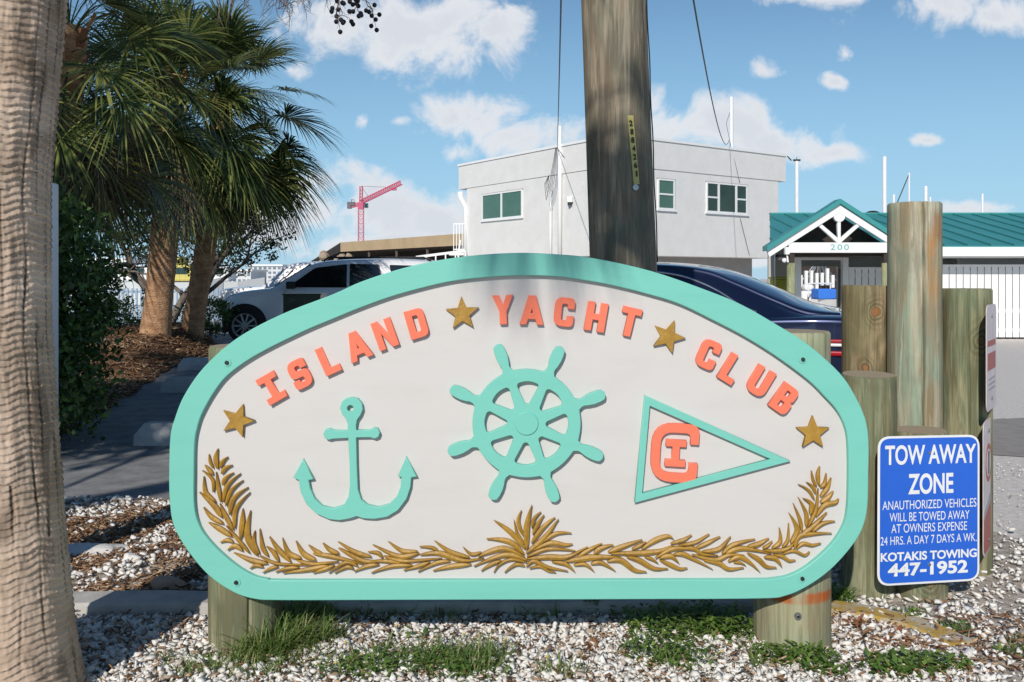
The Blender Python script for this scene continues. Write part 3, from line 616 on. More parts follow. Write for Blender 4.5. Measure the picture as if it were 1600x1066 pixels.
# ------------------------------------------------------------------ gravel, mulch, litter
rng=np.random.default_rng(7)
def stone_variants(n=9):
    out=[]
    for i in range(n):
        bm=bmesh.new()
        for k in range(9):
            p=Vector(rng.normal(size=3)).normalized()*rng.uniform(.7,1.1); bm.verts.new((p.x*1.25,p.y*.85,p.z*.62))
        bmesh.ops.convex_hull(bm,input=bm.verts); 
        for v in [v for v in bm.verts if not v.link_faces]: bm.verts.remove(v)
        bmesh.ops.triangulate(bm,faces=bm.faces); bm.verts.index_update()
        out.append((np.array([v.co[:] for v in bm.verts]),np.array([[v.index for v in f.verts] for f in bm.faces]))); bm.free()
    return out
SV=stone_variants(16)
def scatter_mesh(name,items,variants):
    """items: x, y, z, scale vector, rotation matrix, variant"""
    VV=[];FF=[];off=0
    for (pos,sc,M,k) in items:
        v,f=variants[k]; w=(v*sc)@M.T+pos; VV.append(w); FF.append(f+off); off+=len(v)
    return npmesh(name,np.concatenate(VV),np.concatenate(FF),3)
def rotm(tilt):
    a=rng.uniform(0,2*math.pi); t=rng.normal(0,tilt); s=rng.normal(0,tilt)
    return np.array((Matrix.Rotation(a,3,'Z')@Matrix.Rotation(t,3,'X')@Matrix.Rotation(s,3,'Y')))
items=[]
def stones(n,x0,x1,y0,y1,r0,r1,keep=None,zf=.012):
    for i in range(n):
        x=rng.uniform(x0,x1); y=rng.uniform(y0,y1)
        if keep and rng.uniform()>keep(x,y): continue
        if abs(y-3.6)<.10 and x<1.27: continue
        r=r0+(r1-r0)*rng.uniform()**2.2
        items.append((np.array((x,y,zf+r*.32+rng.uniform(0,.012))),np.array((r,r,r))*rng.uniform(.8,1.2,3),rotm(.45),int(rng.integers(len(SV)))))
nz=lambda x,y,s,o: mnoise.noise(Vector((x*s,y*s,o)))
stones(9000,-1.9,1.62,2.75,3.52,.008,.024)
stones(9000,-1.9,1.62,2.75,3.52,.005,.012)
# patchy between kerb and driveway, showing mulch
patch=lambda x,y: (.95 if nz(x,y,1.6,3)+.35*nz(x,y,5,1)>(-.05 if y>4.9 else .02) else .16)
stones(5200,-2.9,-.75,3.70,5.40,.010,.026,patch)
stones(700,-.75,1.3,3.70,5.3,.010,.024)
right=lambda x,y: max(0.0,min(1,1.15-.62*max(0,x-1.45)-.30*max(0,y-3.6)+.5*nz(x,y,2,8)))
stones(6500,1.25,3.3,2.75,5.6,.008,.024,right)
stones(1500,1.4,3.6,2.75,6.4,.005,.011)
m_stone=mat('white limestone gravel',(0.30,0.21,0.14),(0.80,0.775,0.74),island=True,rough=.9,bump=.6,bscale=120,bdist=.004,c3=(0.66,0.62,0.57),c3pos=.17,spec=.15)
tag(link('gravel',scatter_mesh('gravel',items,SV),m_stone),kind='stuff',label='white limestone gravel covering the bed around the sign')
# mulch chips and pine straw
cube=(np.array([(a,b_,c) for a in(-1,1) for b_ in(-1,1) for c in(-1,1)],float),np.array([(0,1,3),(0,3,2),(4,6,7),(4,7,5),(0,4,5),(0,5,1),(2,3,7),(2,7,6),(0,2,6),(0,6,4),(1,5,7),(1,7,3)]))
chips=[]
def mulch(n,x0,x1,y0,y1,zf,lmax=.032,keep=None):
    for i in range(n):
        x=rng.uniform(x0,x1); y=rng.uniform(y0,y1)
        if keep and rng.uniform()>keep(x,y): continue
        if abs(y-3.6)<.085: continue
        z=zf(x,y) if callable(zf) else zf
        chips.append((np.array((x,y,z+rng.uniform(.004,.022))),np.array((rng.uniform(.008,lmax),rng.uniform(.0015,.005),rng.uniform(.0008,.002))),rotm(.3),0))
mulch(12000,-3.0,-.75,3.70,5.35,.01,keep=lambda x,y:.95 if patch(x,y)<.5 else .22)
mulch(1200,-1.8,1.5,2.8,3.52,.020,.018)
mulch(500,1.25,2.0,3.0,3.6,.015,.03)
def xr_at(y): return float(np.interp(y,[5.7,6.4,7.6,10.6,12.9,16.5,19,22],[-3.0,-3.15,-3.75,-4.45,-5.0,-5.35,-6.4,-8]))
for i in range(9000):
    y=rng.uniform(9,19); x=xr_at(y)-rng.uniform(.02,1)**1.5*4
    chips.append((np.array((x,y,bedz(x,y)+rng.uniform(0,.03))),np.array((rng.uniform(.02,.10),rng.uniform(.003,.012),.002)),rotm(.3),0))
m_chip=mat('mulch chips',(0.09,0.040,0.018),(0.52,0.36,0.22),island=True,rough=.9,c3=(0.235,0.118,0.055))
tag(link('mulch',scatter_mesh('mulch',chips,[cube]),m_chip),kind='stuff',label='brown wood chips and straw scattered over the planting beds')
# a few bigger stones and a slab
def rock(x,y,s,m,label,seed):
    bm=bmesh.new(); bmesh.ops.create_icosphere(bm,subdivisions=4,radius=1)
    for v in bm.verts:
        n=mnoise.noise(v.co*1.3+Vector((seed,0,0)))*.35+mnoise.noise(v.co*4+Vector((seed,0,0)))*.08
        v.co=Vector((v.co.x*s[0],v.co.y*s[1],max(-.02,v.co.z*s[2])))*(1+n)
    me=bpy.data.meshes.new('rock'); bm.to_mesh(me); bm.free(); o=link('rock',me,m,smooth=True); o.location=(x,y,.012); return tag(o,label,'rock')
rock(gx(258,3.84),3.84,(.085,.05,.055),mat('sandstone',(0.36,0.22,0.15),(0.52,0.36,0.27),scale=9,rough=.9,bump=.5,bscale=60),'pinkish brown rock lying behind the kerb left of the sign post',2)
rock(gx(132,4.35),4.35,(.20,.11,.03),mat('pale slab',(0.62,0.58,0.55),(0.74,0.71,0.68),scale=7,rough=.9,bump=.4,bscale=60),'flat pale stone slab among the gravel beside the near palm trunk',5)
rock(gx(205,4.20),4.20,(.05,.04,.04),m_stone if False else mat('white rock',(0.66,0.64,0.60),(0.78,0.76,0.72),scale=9,rough=.9,bump=.5,bscale=60),'lumpy white rock among the mulch left of the sign',9)

# ------------------------------------------------------------------ weeds
def blades(items_,name,m,label):
    VV=[];FF=[];o=0
    for (x,y,z,L,w,az,lean,curl) in items_:
        d=np.array((math.cos(az),math.sin(az),0)); s=np.array((-d[1],d[0],0)); pts=[]
        for k in range(5):
            t=k/4; a=lean+curl*t; p=np.array((x,y,z))+d*L*math.sin(a)*t+np.array((0,0,1))*L*math.cos(a)*t
            ww=w*(1-t)**.7+.0002; VV+= [p-s*ww,p+s*ww]
        FF+=[(o+2*k,o+2*k+1,o+2*k+3,o+2*k+2) for k in range(4)]; o+=10
    return tag(link(name,npmesh(name,VV,FF,4),m),kind='stuff',label=label)
gr=[]
def tuft(u,v,n,rad,L,w=.0028):
    n=int(n*1.9); L=L*1.0
    Y=1876/(v-VH); X=gx(u,Y)
    for i in range(n):
        a=rng.uniform(0,6.283); r=rad*math.sqrt(rng.uniform()); ll=L*rng.uniform(.4,1.1)
        gr.append((X+r*math.cos(a),Y+r*.6*math.sin(a),.012,ll,w*rng.uniform(.6,1.3),rng.uniform(0,6.283),rng.uniform(.05,.6),rng.uniform(.2,1.0)))
for q in ((425,1028,150,.09,.17),(462,1016,130,.10,.17),(500,1006,90,.10,.13),(395,1040,90,.08,.12),(410,1000,120,.10,.15),(440,985,110,.10,.16),(475,978,90,.10,.13),(395,1020,70,.08,.10),(500,970,60,.09,.12),(545,968,50,.10,.09),(600,970,40,.10,.08),(690,968,50,.15,.08),
          (640,1035,90,.16,.09),(720,1050,110,.14,.12),(560,1050,60,.14,.08),(760,1035,60,.10,.10),(330,1045,50,.10,.07),(480,1040,50,.15,.08),(880,1060,40,.08,.08),(1110,1000,60,.10,.09),(1050,1045,40,.10,.10),
          (840,970,40,.10,.08),(400,1055,60,.12,.08),(300,1060,30,.08,.06),(260,1040,12,.03,.08),(1310,945,40,.05,.10),(1500,995,20,.05,.07),(1440,1055,30,.08,.06),(1590,1010,16,.05,.06),(1180,1050,12,.02,.16),(1210,1000,8,.02,.1)): tuft(*q)
blades(gr,'grass',mat('grass',(0.10,0.17,0.035),(0.40,0.40,0.17),island=True,rough=.6,translucent=.4,c3=(0.18,0.29,0.06)),'thin green grass tufts growing through the gravel')
def leafset(name,m,label,sets):
    VV=[];FF=[];o=0
    for (u,v,n,rad,hgt,L,w) in sets:
        Y=1876/(v-VH); X=gx(u,Y)
        if n>25: n=int(n*1.9); L=L*.66; w=w*.60; rad=rad*1.35
        for i in range(n):
            a=rng.uniform(0,6.283); r=rad*math.sqrt(rng.uniform()); zz=.015+hgt*rng.uniform()**1.2*(1-.5*r/rad)
            c=np.array((X+r*math.cos(a),Y+r*.6*math.sin(a),zz)); az=rng.uniform(0,6.283); el=rng.uniform(-.2,.9); l=L*rng.uniform(.6,1.2); ww=w*rng.uniform(.7,1.2)
            d=np.array((math.cos(az)*math.cos(el),math.sin(az)*math.cos(el),math.sin(el))); s=np.cross(d,(0,0,1)); s/=np.linalg.norm(s)+1e-6; up=np.cross(s,d)
            VV+=[c,c+d*l*.35-s*ww+up*ww*.35,c+d*l*.35+s*ww+up*ww*.35,c+d*l*.75-s*ww*.7+up*ww*.2-up*l*.06,c+d*l*.75+s*ww*.7+up*ww*.2-up*l*.06,c+d*l-up*l*.14,c+d*l*.4,c+d*l*.75-up*l*.06]
            FF+=[(o,o+1,o+6),(o,o+6,o+2),(o+1,o+3,o+7),(o+1,o+7,o+6),(o+6,o+7,o+4),(o+6,o+4,o+2),(o+3,o+5,o+7),(o+7,o+5,o+4)]; o+=8
    return tag(link(name,npmesh(name,VV,FF,3),m),kind='stuff',label=label)
leafset('weeds',mat('weed leaves',(0.07,0.14,0.022),(0.24,0.33,0.075),island=True,rough=.45,translucent=.35,c3=(0.125,0.225,0.04)),'low leafy green weeds sprouting around the sign posts',
 [(1060,996,200,.14,.11,.05,.011),(1105,990,170,.11,.13,.05,.012),(1020,985,90,.09,.09,.05,.011),(1145,1000,120,.08,.10,.05,.012),(1080,1010,90,.16,.06,.045,.010),(960,965,30,.07,.06,.04,.013),(925,962,14,.04,.07,.04,.014),
  (1020,1035,110,.09,.10,.05,.009),(1070,1045,70,.09,.07,.045,.008),(1220,1040,90,.08,.07,.055,.012),(1265,1045,80,.07,.08,.05,.011),(1290,1062,40,.06,.05,.05,.011),
  (1410,1052,150,.10,.05,.045,.014),(1460,1050,120,.09,.045,.045,.013),(1390,1062,60,.06,.05,.045,.013),(1425,972,60,.05,.05,.035,.009),(1490,992,40,.045,.045,.035,.009),(1310,945,60,.05,.08,.05,.010),
  (600,1050,110,.12,.06,.04,.010),(690,1050,120,.12,.07,.04,.009),(560,1062,60,.10,.06,.045,.011),(740,1062,90,.10,.06,.04,.009),(490,968,60,.06,.07,.045,.013),(470,1000,20,.06,.04,.035,.009),(1590,1030,40,.06,.04,.035,.010),(640,1000,24,.10,.03,.03,.007),(300,1050,12,.1,.03,.03,.007)])
m_dleaf=mat('dead leaves',(0.22,0.07,0.025),(0.36,0.17,0.07),island=True,rough=.7)
leafset('leaf_litter',m_dleaf,'rusty brown dead leaves lying on the white gravel',[(915,1020,3,.03,.01,.05,.016),(1010,975,2,.2,.01,.04,.013),(830,1000,5,.3,.01,.035,.012),(600,990,6,.3,.01,.035,.012),(1380,1010,10,.12,.02,.05,.012),(1330,985,14,.08,.02,.06,.008),(330,1015,5,.1,.01,.04,.012),(1500,960,4,.15,.01,.035,.012)])
# tiny daisies
fl=MB()
for u,v in ((540,1025),(565,1045),(725,1012),(855,1048),(770,1055),(620,998),(1128,1040),(790,1020),(525,1058),(910,948)):
    Y=1876/(v-VH); c=P(u,v,Y)+Vector((0,0,.05))
    fl.tube([c-Vector((0,0,.05)),c],.0008,4,mi=2)
    for k in range(7):
        a=k*.8976; fl.add([c,c+Vector((.009*math.cos(a-.3),.004+.003*math.sin(a),.009*math.sin(a-.3))),c+Vector((.012*math.cos(a),.004,.012*math.sin(a))),c+Vector((.009*math.cos(a+.3),.004,.009*math.sin(a+.3)))],[(0,1,2,3)])
    fl.ball(c-Vector((0,.003,0)),.0045,8,5,mi=1)
tag(fl.build('daisies',[mat('petals',(0.75,0.74,0.68)),mat('daisy centre',(0.65,0.40,0.03)),MATS['grass']]),kind='stuff',label='tiny white daisies scattered among the weeds')

# ------------------------------------------------------------------ palms, hedge, trees
def palm_bark():
    m=bpy.data.materials.new('palm bark'); m.use_nodes=True; t=m.node_tree; N=t.nodes; L=t.links; b=N['Principled BSDF']; b.inputs['Roughness'].default_value=.9; b.inputs['Specular IOR Level'].default_value=.15
    co=N.new('ShaderNodeTexCoord')
    def noise(sc,st,det=6,dist=0):
        mp=N.new('ShaderNodeMapping'); mp.inputs['Scale'].default_value=st; L.new(co.outputs['Object'],mp.inputs[0]); n=N.new('ShaderNodeTexNoise'); n.inputs['Scale'].default_value=sc; n.inputs['Detail'].default_value=det; n.inputs['Distortion'].default_value=dist; L.new(mp.outputs[0],n.inputs[0]); return n.outputs[0]
    r=N.new('ShaderNodeValToRGB'); e=r.color_ramp.elements; e[0].position=.28; e[0].color=(.38,.28,.20,1); e[1].position=.72; e[1].color=(.76,.60,.47,1); k=e.new(.5); k.color=(.58,.44,.335,1)
    L.new(noise(3,(1,1,2.2),9,.4),r.inputs[0])
    r2=N.new('ShaderNodeValToRGB'); r2.color_ramp.elements[0].position=.40; r2.color_ramp.elements[0].color=(.5,.5,.5,1); r2.color_ramp.elements[1].position=.47; r2.color_ramp.elements[1].color=(1,1,1,1); L.new(noise(17,(1,1,.16),4,.6),r2.inputs[0])
    x=N.new('ShaderNodeMix'); x.data_type='RGBA'; x.blend_type='MULTIPLY'; x.inputs[0].default_value=.8; L.new(r.outputs[0],x.inputs[6]); L.new(r2.outputs[0],x.inputs[7]); at=N.new('ShaderNodeAttribute'); at.attribute_name='scar'; r3=N.new('ShaderNodeValToRGB'); r3.color_ramp.elements[0].color=(.22,.20,.19,1); r3.color_ramp.elements[1].color=(1.22,1.2,1.16,1); k3=r3.color_ramp.elements.new(.5); k3.color=(.93,.91,.89,1); L.new(at.outputs['Fac'],r3.inputs[0]); x2=N.new('ShaderNodeMix'); x2.data_type='RGBA'; x2.blend_type='MULTIPLY'; x2.inputs[0].default_value=1; L.new(x.outputs[2],x2.inputs[6]); L.new(r3.outputs[0],x2.inputs[7]); L.new(x2.outputs[2],b.inputs['Base Color'])
    bp=N.new('ShaderNodeBump'); bp.inputs['Strength'].default_value=.7; bp.inputs['Distance'].default_value=.006; L.new(noise(26,(1,1,2.6),8,.5),bp.inputs['Height']); L.new(bp.outputs[0],b.inputs['Normal']); return m
m_bark=palm_bark()
def ringed_trunk(base,lean,h,r0,n=270,dz=.0042,hi=2.5,fl=1.25,crack=1.0):
    """palm trunk with leaf-scar ridges and lengthwise fissures"""
    zs=list(np.arange(-.1,hi,dz))+list(np.linspace(hi,h,40)); V=[]
    scar=[]; angs=np.concatenate([np.linspace(-2.75,.6,215),np.linspace(.6,2*math.pi-2.75,57)[1:-1]])
    fis=[(random.Random(5).uniform(0,6.28)+k*6.283/20+random.Random(k).uniform(-.12,.12)) for k in range(20)]
    for z in zs:
        cxy=Vector((float(np.interp(z,[0,.4,1.2,1.65,2.23,6],[-1.635,-1.645,-1.69,-1.69,-1.64,-1.5])),base[1],0))
        rb=r0*(1+(fl-1)*math.exp(-max(0,z)/.22)+.06*math.exp(-max(0,z)/.9))
        for j in range(n):
            a=angs[j]; ca,sa=math.cos(a),math.sin(a); ck=0
            wz=z+.020*mnoise.noise(Vector((ca*1.6,sa*1.6,z*1.1)))+.010*mnoise.noise(Vector((ca*5,sa*5,z*5)))
            ph=wz/.0225; f=ph-math.floor(ph); amp=.35+.65*max(0,mnoise.noise(Vector((ca*1.3,sa*1.3,math.floor(ph)*1.7)))+.55)
            d=.0085*amp*(1-f)**1.3*min(1,f*7)
            d+=.002*mnoise.noise(Vector((ca*7,sa*7,z*5)))+.0018*mnoise.noise(Vector((ca*22,sa*22,z*30)))
            for k in range(20):
                if k%2 and mnoise.noise(Vector((k*9.1,0,z*1.6)))<0: continue
                dd=(a-fis[k]-.06*mnoise.noise(Vector((k*3.3,z*4,0)))-.02*mnoise.noise(Vector((k*3.3,z*18,2)))+math.pi)%6.2832-math.pi
                if abs(dd)<.028: q_=(1-abs(dd)/.028)*max(0,.55+mnoise.noise(Vector((k*5.7,1,z*5)))); d-=crack*.0045*q_; ck=max(ck,q_)
            r=rb+d; V.append((cxy.x+r*ca,cxy.y+r*sa,z)); scar.append(max(0,min(1,.5+.5*amp*max(0,1-abs(f-.2)/.16)-.42*max(0,1-f/.10)*amp-.7*ck)))
    k=len(zs); F_=[(i*n+j,i*n+(j+1)%n,(i+1)*n+(j+1)%n,(i+1)*n+j) for i in range(k-1) for j in range(n)]
    me=npmesh('trunk',V,F_,4); at=me.attributes.new('scar','FLOAT','POINT'); at.data.foreach_set('value',np.array(scar,dtype=np.float32)); return me
prng=np.random.default_rng(21)
def frond_arrays(p0,az,el,Lp,Lf,nl=42,droop=.38,spread=112,w=.018,tipd=.5,grav=.35):
    d=np.array((math.cos(az)*math.cos(el),math.sin(az)*math.cos(el),math.sin(el)))
    ts=np.linspace(0,1,7); pet=np.array([p0+d*Lp*t-np.array((0,0,grav*Lp*t*t)) for t in ts])
    d1=pet[-1]-pet[-2]; d1/=np.linalg.norm(d1); s=np.cross(d1,(0,0,1.0)); 
    if np.linalg.norm(s)<1e-3: s=np.array((1.0,0,0))
    s/=np.linalg.norm(s); roll=prng.normal(0,.45); nn=np.cross(s,d1); s=s*math.cos(roll)+nn*math.sin(roll); nn=np.cross(s,d1)
    V=[];Fq=[];o=0
    side=s; th=.010
    for i,p in enumerate(pet):
        k=1.25-.6*i/6
        V+=[p-side*th*k,p+nn*th*.7*k,p+side*th*k,p-nn*th*.5*k]
    for i in range(6):
        for j in range(4): Fq.append((i*4+j,i*4+(j+1)%4,(i+1)*4+(j+1)%4,(i+1)*4+j))
    o=len(V); pe=pet[-1]
    for phi in np.linspace(-R(spread),R(spread),nl):
        phi+=prng.normal(0,.03); c,sn=math.cos(phi),math.sin(phi)
        dl=c*d1+sn*s+nn*(.22*abs(sn)+.05); dl/=np.linalg.norm(dl); st=pe+d1*.16*Lf*max(0,c)
        l=Lf*(.72+.28*c)*prng.uniform(.9,1.06); wd=np.cross(dl,nn); wd/=np.linalg.norm(wd)+1e-9; dr=droop*prng.uniform(.7,1.4)
        for k,t in enumerate((0,.3,.58,.82,1.0)):
            p=st+dl*l*t-np.array((0,0,1))*l*(dr*t**2*.5+tipd*max(0,t-.55)**2); ww=w*(.35,1.0,.85,.45,.06)[k]
            V+=[p-wd*ww,p+wd*ww]
        Fq+=[(o+2*k,o+2*k+1,o+2*k+3,o+2*k+2) for k in range(4)]; o+=10
    return np.array(V),np.array(Fq)
def crown(name,c,specs,m,parent):
    VV=[];FF=[];o=0
    for sp_ in specs:
        v,f=frond_arrays(np.array(c)+sp_.pop('off',np.zeros(3)),**sp_); VV.append(v); FF.append(f+o); o+=len(v)
    return link(name,npmesh(name,np.concatenate(VV),np.concatenate(FF),4),m,parent)
def specs(n,e0,e1,Lp,Lf,**k):
    out=[]
    for i in range(n):
        t=i/(n-1); az=i*2.39996+prng.normal(0,.2); el=R(e0+(e1-e0)*t+prng.normal(0,7))
        q=dict(az=az,el=el,Lp=Lp*prng.uniform(.8,1.15),Lf=Lf*prng.uniform(.85,1.15)); q.update(k); q['off']=np.array((0,0,-.5*t*Lp)); out.append(q)
    return out
m_frond=mat('palm fronds',(0.026,0.050,0.020),(0.29,0.30,0.085),island=True,rough=.36,translucent=.33,c3=(0.085,0.125,0.036),c3pos=.55)
m_dead=mat('dead fronds',(0.12,0.075,0.042),(0.27,0.20,0.14),island=True,rough=.8,translucent=.15)
m_trunk2=mat('sabal trunk',(0.27,0.125,0.060),(0.56,0.34,0.19),scale=5,rough=.9,bump=1.0,bscale=24,stretch=(1,1,2.2),bdist=.03,detail=8)
m_boot=mat('leaf boots',(0.20,0.085,0.035),(0.42,0.22,0.10),island=True,rough=.9)
def palm(base,top,r,label,nf,Lp,Lf,dead=14,boots=0,group=None,e=(80,-50),dl=1.0,fw=.018):
    t=thing('palm_tree',label,'palm tree',(base[0],base[1],base[2]),group=group)
    b=MB(); pts=[]; rr=[]
    for k in range(40):
        s=k/39; p=Vector(base).lerp(Vector(top),s)+Vector((math.sin(s*3.1)*.06*(top[0]-base[0]>0 or -1),0,0)); pts.append(p); rr.append(r*(1.14-.14*min(1,s*7))*(1+.05*mnoise.noise(Vector((s*40,base[0],0))))*(1 if s<.6 else 1-.12*(s-.6)))
    pts[0]=pts[0]-Vector((0,0,.15)); b.tube(pts,rr,28); b.build('trunk',m_trunk2,t,smooth=True)
    if boots:
        bb=MB()
        for k in range(boots):
            s=.45+.55*k/boots; p=Vector(base).lerp(Vector(top),s)+Vector((math.sin(s*3.1)*.06*(top[0]-base[0]>0 or -1),0,0)); a=k*2.4
            d=Vector((math.cos(a),math.sin(a),0)); bb.bar(p+d*r*.75,p+d*(r+.06)+Vector((0,0,.24)),.09,.03)
        bb.build('leaf_boots',m_boot,t)
    crown('crown',top,specs(nf,e[0],e[1],Lp,Lf,w=fw),m_frond,t)
    if dead: crown('dead_fronds',Vector(top)-Vector((0,0,.35)),specs(dead,-35,-82,Lp*.8*dl,Lf*dl,droop=.35,spread=60,w=fw*.7,nl=26),m_dead,t)
    return t

# near palm at the left edge
np_=thing('palm_tree','large ringed palm trunk filling the left edge of the view','palm tree',(-1.63,2.85,0))
link('trunk',ringed_trunk((-1.638,2.85),(-.012,0),6.0,.197),m_bark,np_,smooth=True)
crown('crown',(-1.50,2.85,6.3),specs(34,80,-30,.9,.9),m_frond,np_)

# white post beside it
b=MB(); b.box((0,0,.885),(.17,.17,1.79)); o=b.build('white_post',mat('white vinyl',(0.72,0.72,0.74),(0.78,0.78,0.80),rough=.4),bevel=.008); o.location=(-2.20,4.1,0); tag(o,'plain white square post just behind the near palm trunk','post')

# two palms in the mulch bed and one behind the hedge
GP='sabal palms in the mulch bed'
palm((-5.98,15.0,.33),(-5.75,15.1,4.75),.225,'thicker palm with orange-brown trunk, left of the pair in the mulch bed',42,1.0,1.0,dead=30,boots=60,group=GP,dl=.85)
palm((-5.83,16.3,.36),(-5.2,16.1,4.7),.185,'slimmer palm with brown trunk, right of the pair in the mulch bed',64,1.15,.98,dead=26,boots=50,group=GP,e=(85,-50),dl=.85)
palm((-5.1,9.4,0),(-4.60,9.3,3.95),.19,'nearer palm with dark drooping fronds rising above the hedge',54,1.0,.85,dead=22,boots=30,group=GP,e=(80,-48),fw=.012,dl=.8)
palm((-8.6,13.0,.1),(-8.1,12.8,5.3),.2,'palm whose fronds crowd the top of the view behind the near trunk',44,1.0,1.2,dead=16,boots=30,group=GP)

def leaf_cloud(pts,L,w,rs):
    n=len(pts); d=rs.normal(size=(n,3)); d/=np.linalg.norm(d,axis=1)[:,None]; a=rs.normal(size=(n,3)); s=np.cross(d,a); s/=np.linalg.norm(s,axis=1)[:,None]; up=np.cross(s,d)
    l=(L*rs.uniform(.6,1.3,n))[:,None]; ww=(w*rs.uniform(.7,1.2,n))[:,None]
    V=np.stack([pts,pts+d*l*.5-s*ww+up*ww*.3,pts+d*l,pts+d*l*.5+s*ww+up*ww*.3],1).reshape(-1,3)
    i=np.arange(n)[:,None]*4; F_=np.concatenate([np.concatenate([i,i+1,i+2],1),np.concatenate([i,i+2,i+3],1)]); return V,F_
def clumps(c,rad,n,cr,per,rs,shell=.55):
    out=[]
    for i in range(n):
        d=rs.normal(size=3); d/=np.linalg.norm(d); p=np.array(c)+d*np.array(rad)*(shell+(1-shell)*rs.uniform()**.6)
        q=rs.normal(size=(per,3)); q/=np.linalg.norm(q,axis=1)[:,None]; out.append(p+q*(cr*rs.uniform(.5,1.3))*rs.uniform(.2,1,(per,1))**.5)
    return np.concatenate(out)
trs=np.random.default_rng(5)
m_hedge=mat('hedge leaves',(0.026,0.062,0.015),(0.15,0.25,0.05),island=True,rough=.40,translucent=.3,c3=(0.058,0.115,0.025))
m_bark2=mat('grey bark',(0.10,0.08,0.065),(0.20,0.165,0.135),scale=12,rough=.9,bump=.8,bscale=40,bdist=.01)
# hedge
h=thing('hedge','dense dark green clipped hedge between the near palm and the wheel stops','hedge',(-4.35,7.1,0))
pts=np.concatenate([clumps((-4.36,7.3,1.12),(1.0,1.25,1.14),560,.20,60,trs,.55),clumps((-4.05,6.9,.5),(.85,1.0,.5),120,.18,40,trs,.7),clumps((-4.45,7.4,1.0),(.62,.85,.85),260,.2,60,trs,.2)]); pts=pts[pts[:,2]>.03]
V,F_=leaf_cloud(pts,.062,.019,trs); link('foliage',npmesh('foliage',V,F_,3),m_hedge,h)
b=MB()
for k in range(9):
    a=k*2.4; b.tube([(-4.35+.25*math.cos(a),7.1+.3*math.sin(a),-.05),(-4.35+.5*math.cos(a),7.1+.6*math.sin(a),.9),(-4.35+.7*math.cos(a+.4),7.1+.9*math.sin(a+.4),1.7)],[.03,.02,.008],6)
b.build('stems',m_bark2,h)

def branchy(name,label,cat,base,trunks,crown_c,crown_r,ncl,cr,per,L,w,m,rs,shell=.5,group=None,tipcl=2):
    t=thing(name,label,cat,base,group=group); b=MB()
    tips=[]
    def grow(p,d,l,r,dep):
        n=4; pts=[p]; q=p; dd=d
        for k in range(n):
            dd=(dd+Vector(rs.normal(0,.16,3))).normalized(); q=q+dd*l/n; pts.append(q)
        b.tube(pts,[r*(1-.45*k/n) for k in range(n+1)],7 if dep<2 else 5)
        if dep>=3: tips.append(q); return
        for k in range(2+(rs.uniform()<.6)):
            nd=(dd+Vector(rs.normal(0,.55,3))+Vector((0,0,.08))).normalized(); grow(pts[-1 if k<2 else 2],nd,l*.68,r*.55,dep+1)
    for (off,d,l,r) in trunks: grow(Vector(base)+Vector(off),Vector(d).normalized(),l,r,0)
    b.build('trunk',m_bark2,t,smooth=True)
    P_=[clumps(crown_c,crown_r,ncl,cr,per,rs,shell)]
    P_+= [clumps(tuple(q),(cr*.6,)*3,2,cr*.8,per//2,rs) for q in tips if tipcl and rs.uniform()<.7]
    pts=np.concatenate(P_); V,F_=leaf_cloud(pts,L,w,rs); link('crown',npmesh('crown',V,F_,3),m,t); return t
m_tree=mat('tree leaves',(0.020,0.036,0.014),(0.075,0.105,0.038),island=True,rough=.6,translucent=.2,c3=(0.042,0.064,0.024))
branchy('spreading_tree','dark spreading tree with forked trunks behind the pair of palms','tree',(-8.0,20.5,.2),
   [((0,0,0),(-.45,.1,1),1.7,.12),((.1,.1,0),(.15,.2,1),1.5,.11),((.5,0,0),(.9,.1,1),1.8,.10)],(-7.4,20.6,2.15),(2.1,1.3,.75),95,.24,50,.085,.026,m_tree,np.random.default_rng(77),.3)
branchy('round_shrub','low dark shrub between the hedge and the left palm','shrub',(-7.9,18.6,.3),[((0,0,0),(0,0,1),.4,.03)],(-7.9,18.6,.62),(.8,.6,.34),60,.16,40,.06,.02,m_hedge,trs,.5)
branchy('round_shrub','low dark shrub between the palm pair and the white SUV','shrub',(-6.15,18.3,.2),[((0,0,0),(0,0,1),.4,.03)],(-6.2,18.4,.55),(.62,.5,.36),60,.15,40,.06,.02,m_hedge,trs,.5)
# trees that stand outside the picture and shade the drive
branchy('shade_tree','broad leafy tree beside the drive, left of the camera','tree',(-7.1,.4,0),[((0,0,0),(-.08,0,1),2.2,.2)],(-6.75,.3,5.3),(1.9,2.4,1.9),170,.40,60,.16,.055,m_tree,np.random.default_rng(31),.2,tipcl=0)
branchy('shade_tree','taller leafy tree beside the broad one, left of the camera','tree',(-8.0,1.6,0),[((0,0,0),(-.05,0,1),3.6,.24)],(-7.6,1.4,8.9),(1.8,1.9,1.4),100,.45,60,.18,.06,m_tree,np.random.default_rng(32),.2,tipcl=0)
lp=thing('leaning_palm','unseen palm behind the camera, bent over so its crown shades sign and pole','palm tree',(-6.6,-4.2,0))  # out of view; trunk bent so only the fronds shade sign and pole
b=MB(); lpp=catmull([(-6.6,-4.2,-.1),(-6.45,-4.15,2.5),(-6.0,-4.0,4.9),(-4.8,-3.7,6.5),(-3.3,-3.4,7.0),(-1.95,-3.2,7.05)],5,False); b.tube(lpp,[.17-.003*k for k in range(len(lpp))],16); b.build('trunk',m_trunk2,lp,smooth=True)
crown('crown',(-1.93,-3.2,7.15),specs(24,22,-40,.42,.5,droop=.25)+specs(4,-45,-80,.5,.66,droop=.2,spread=45),m_frond,lp)

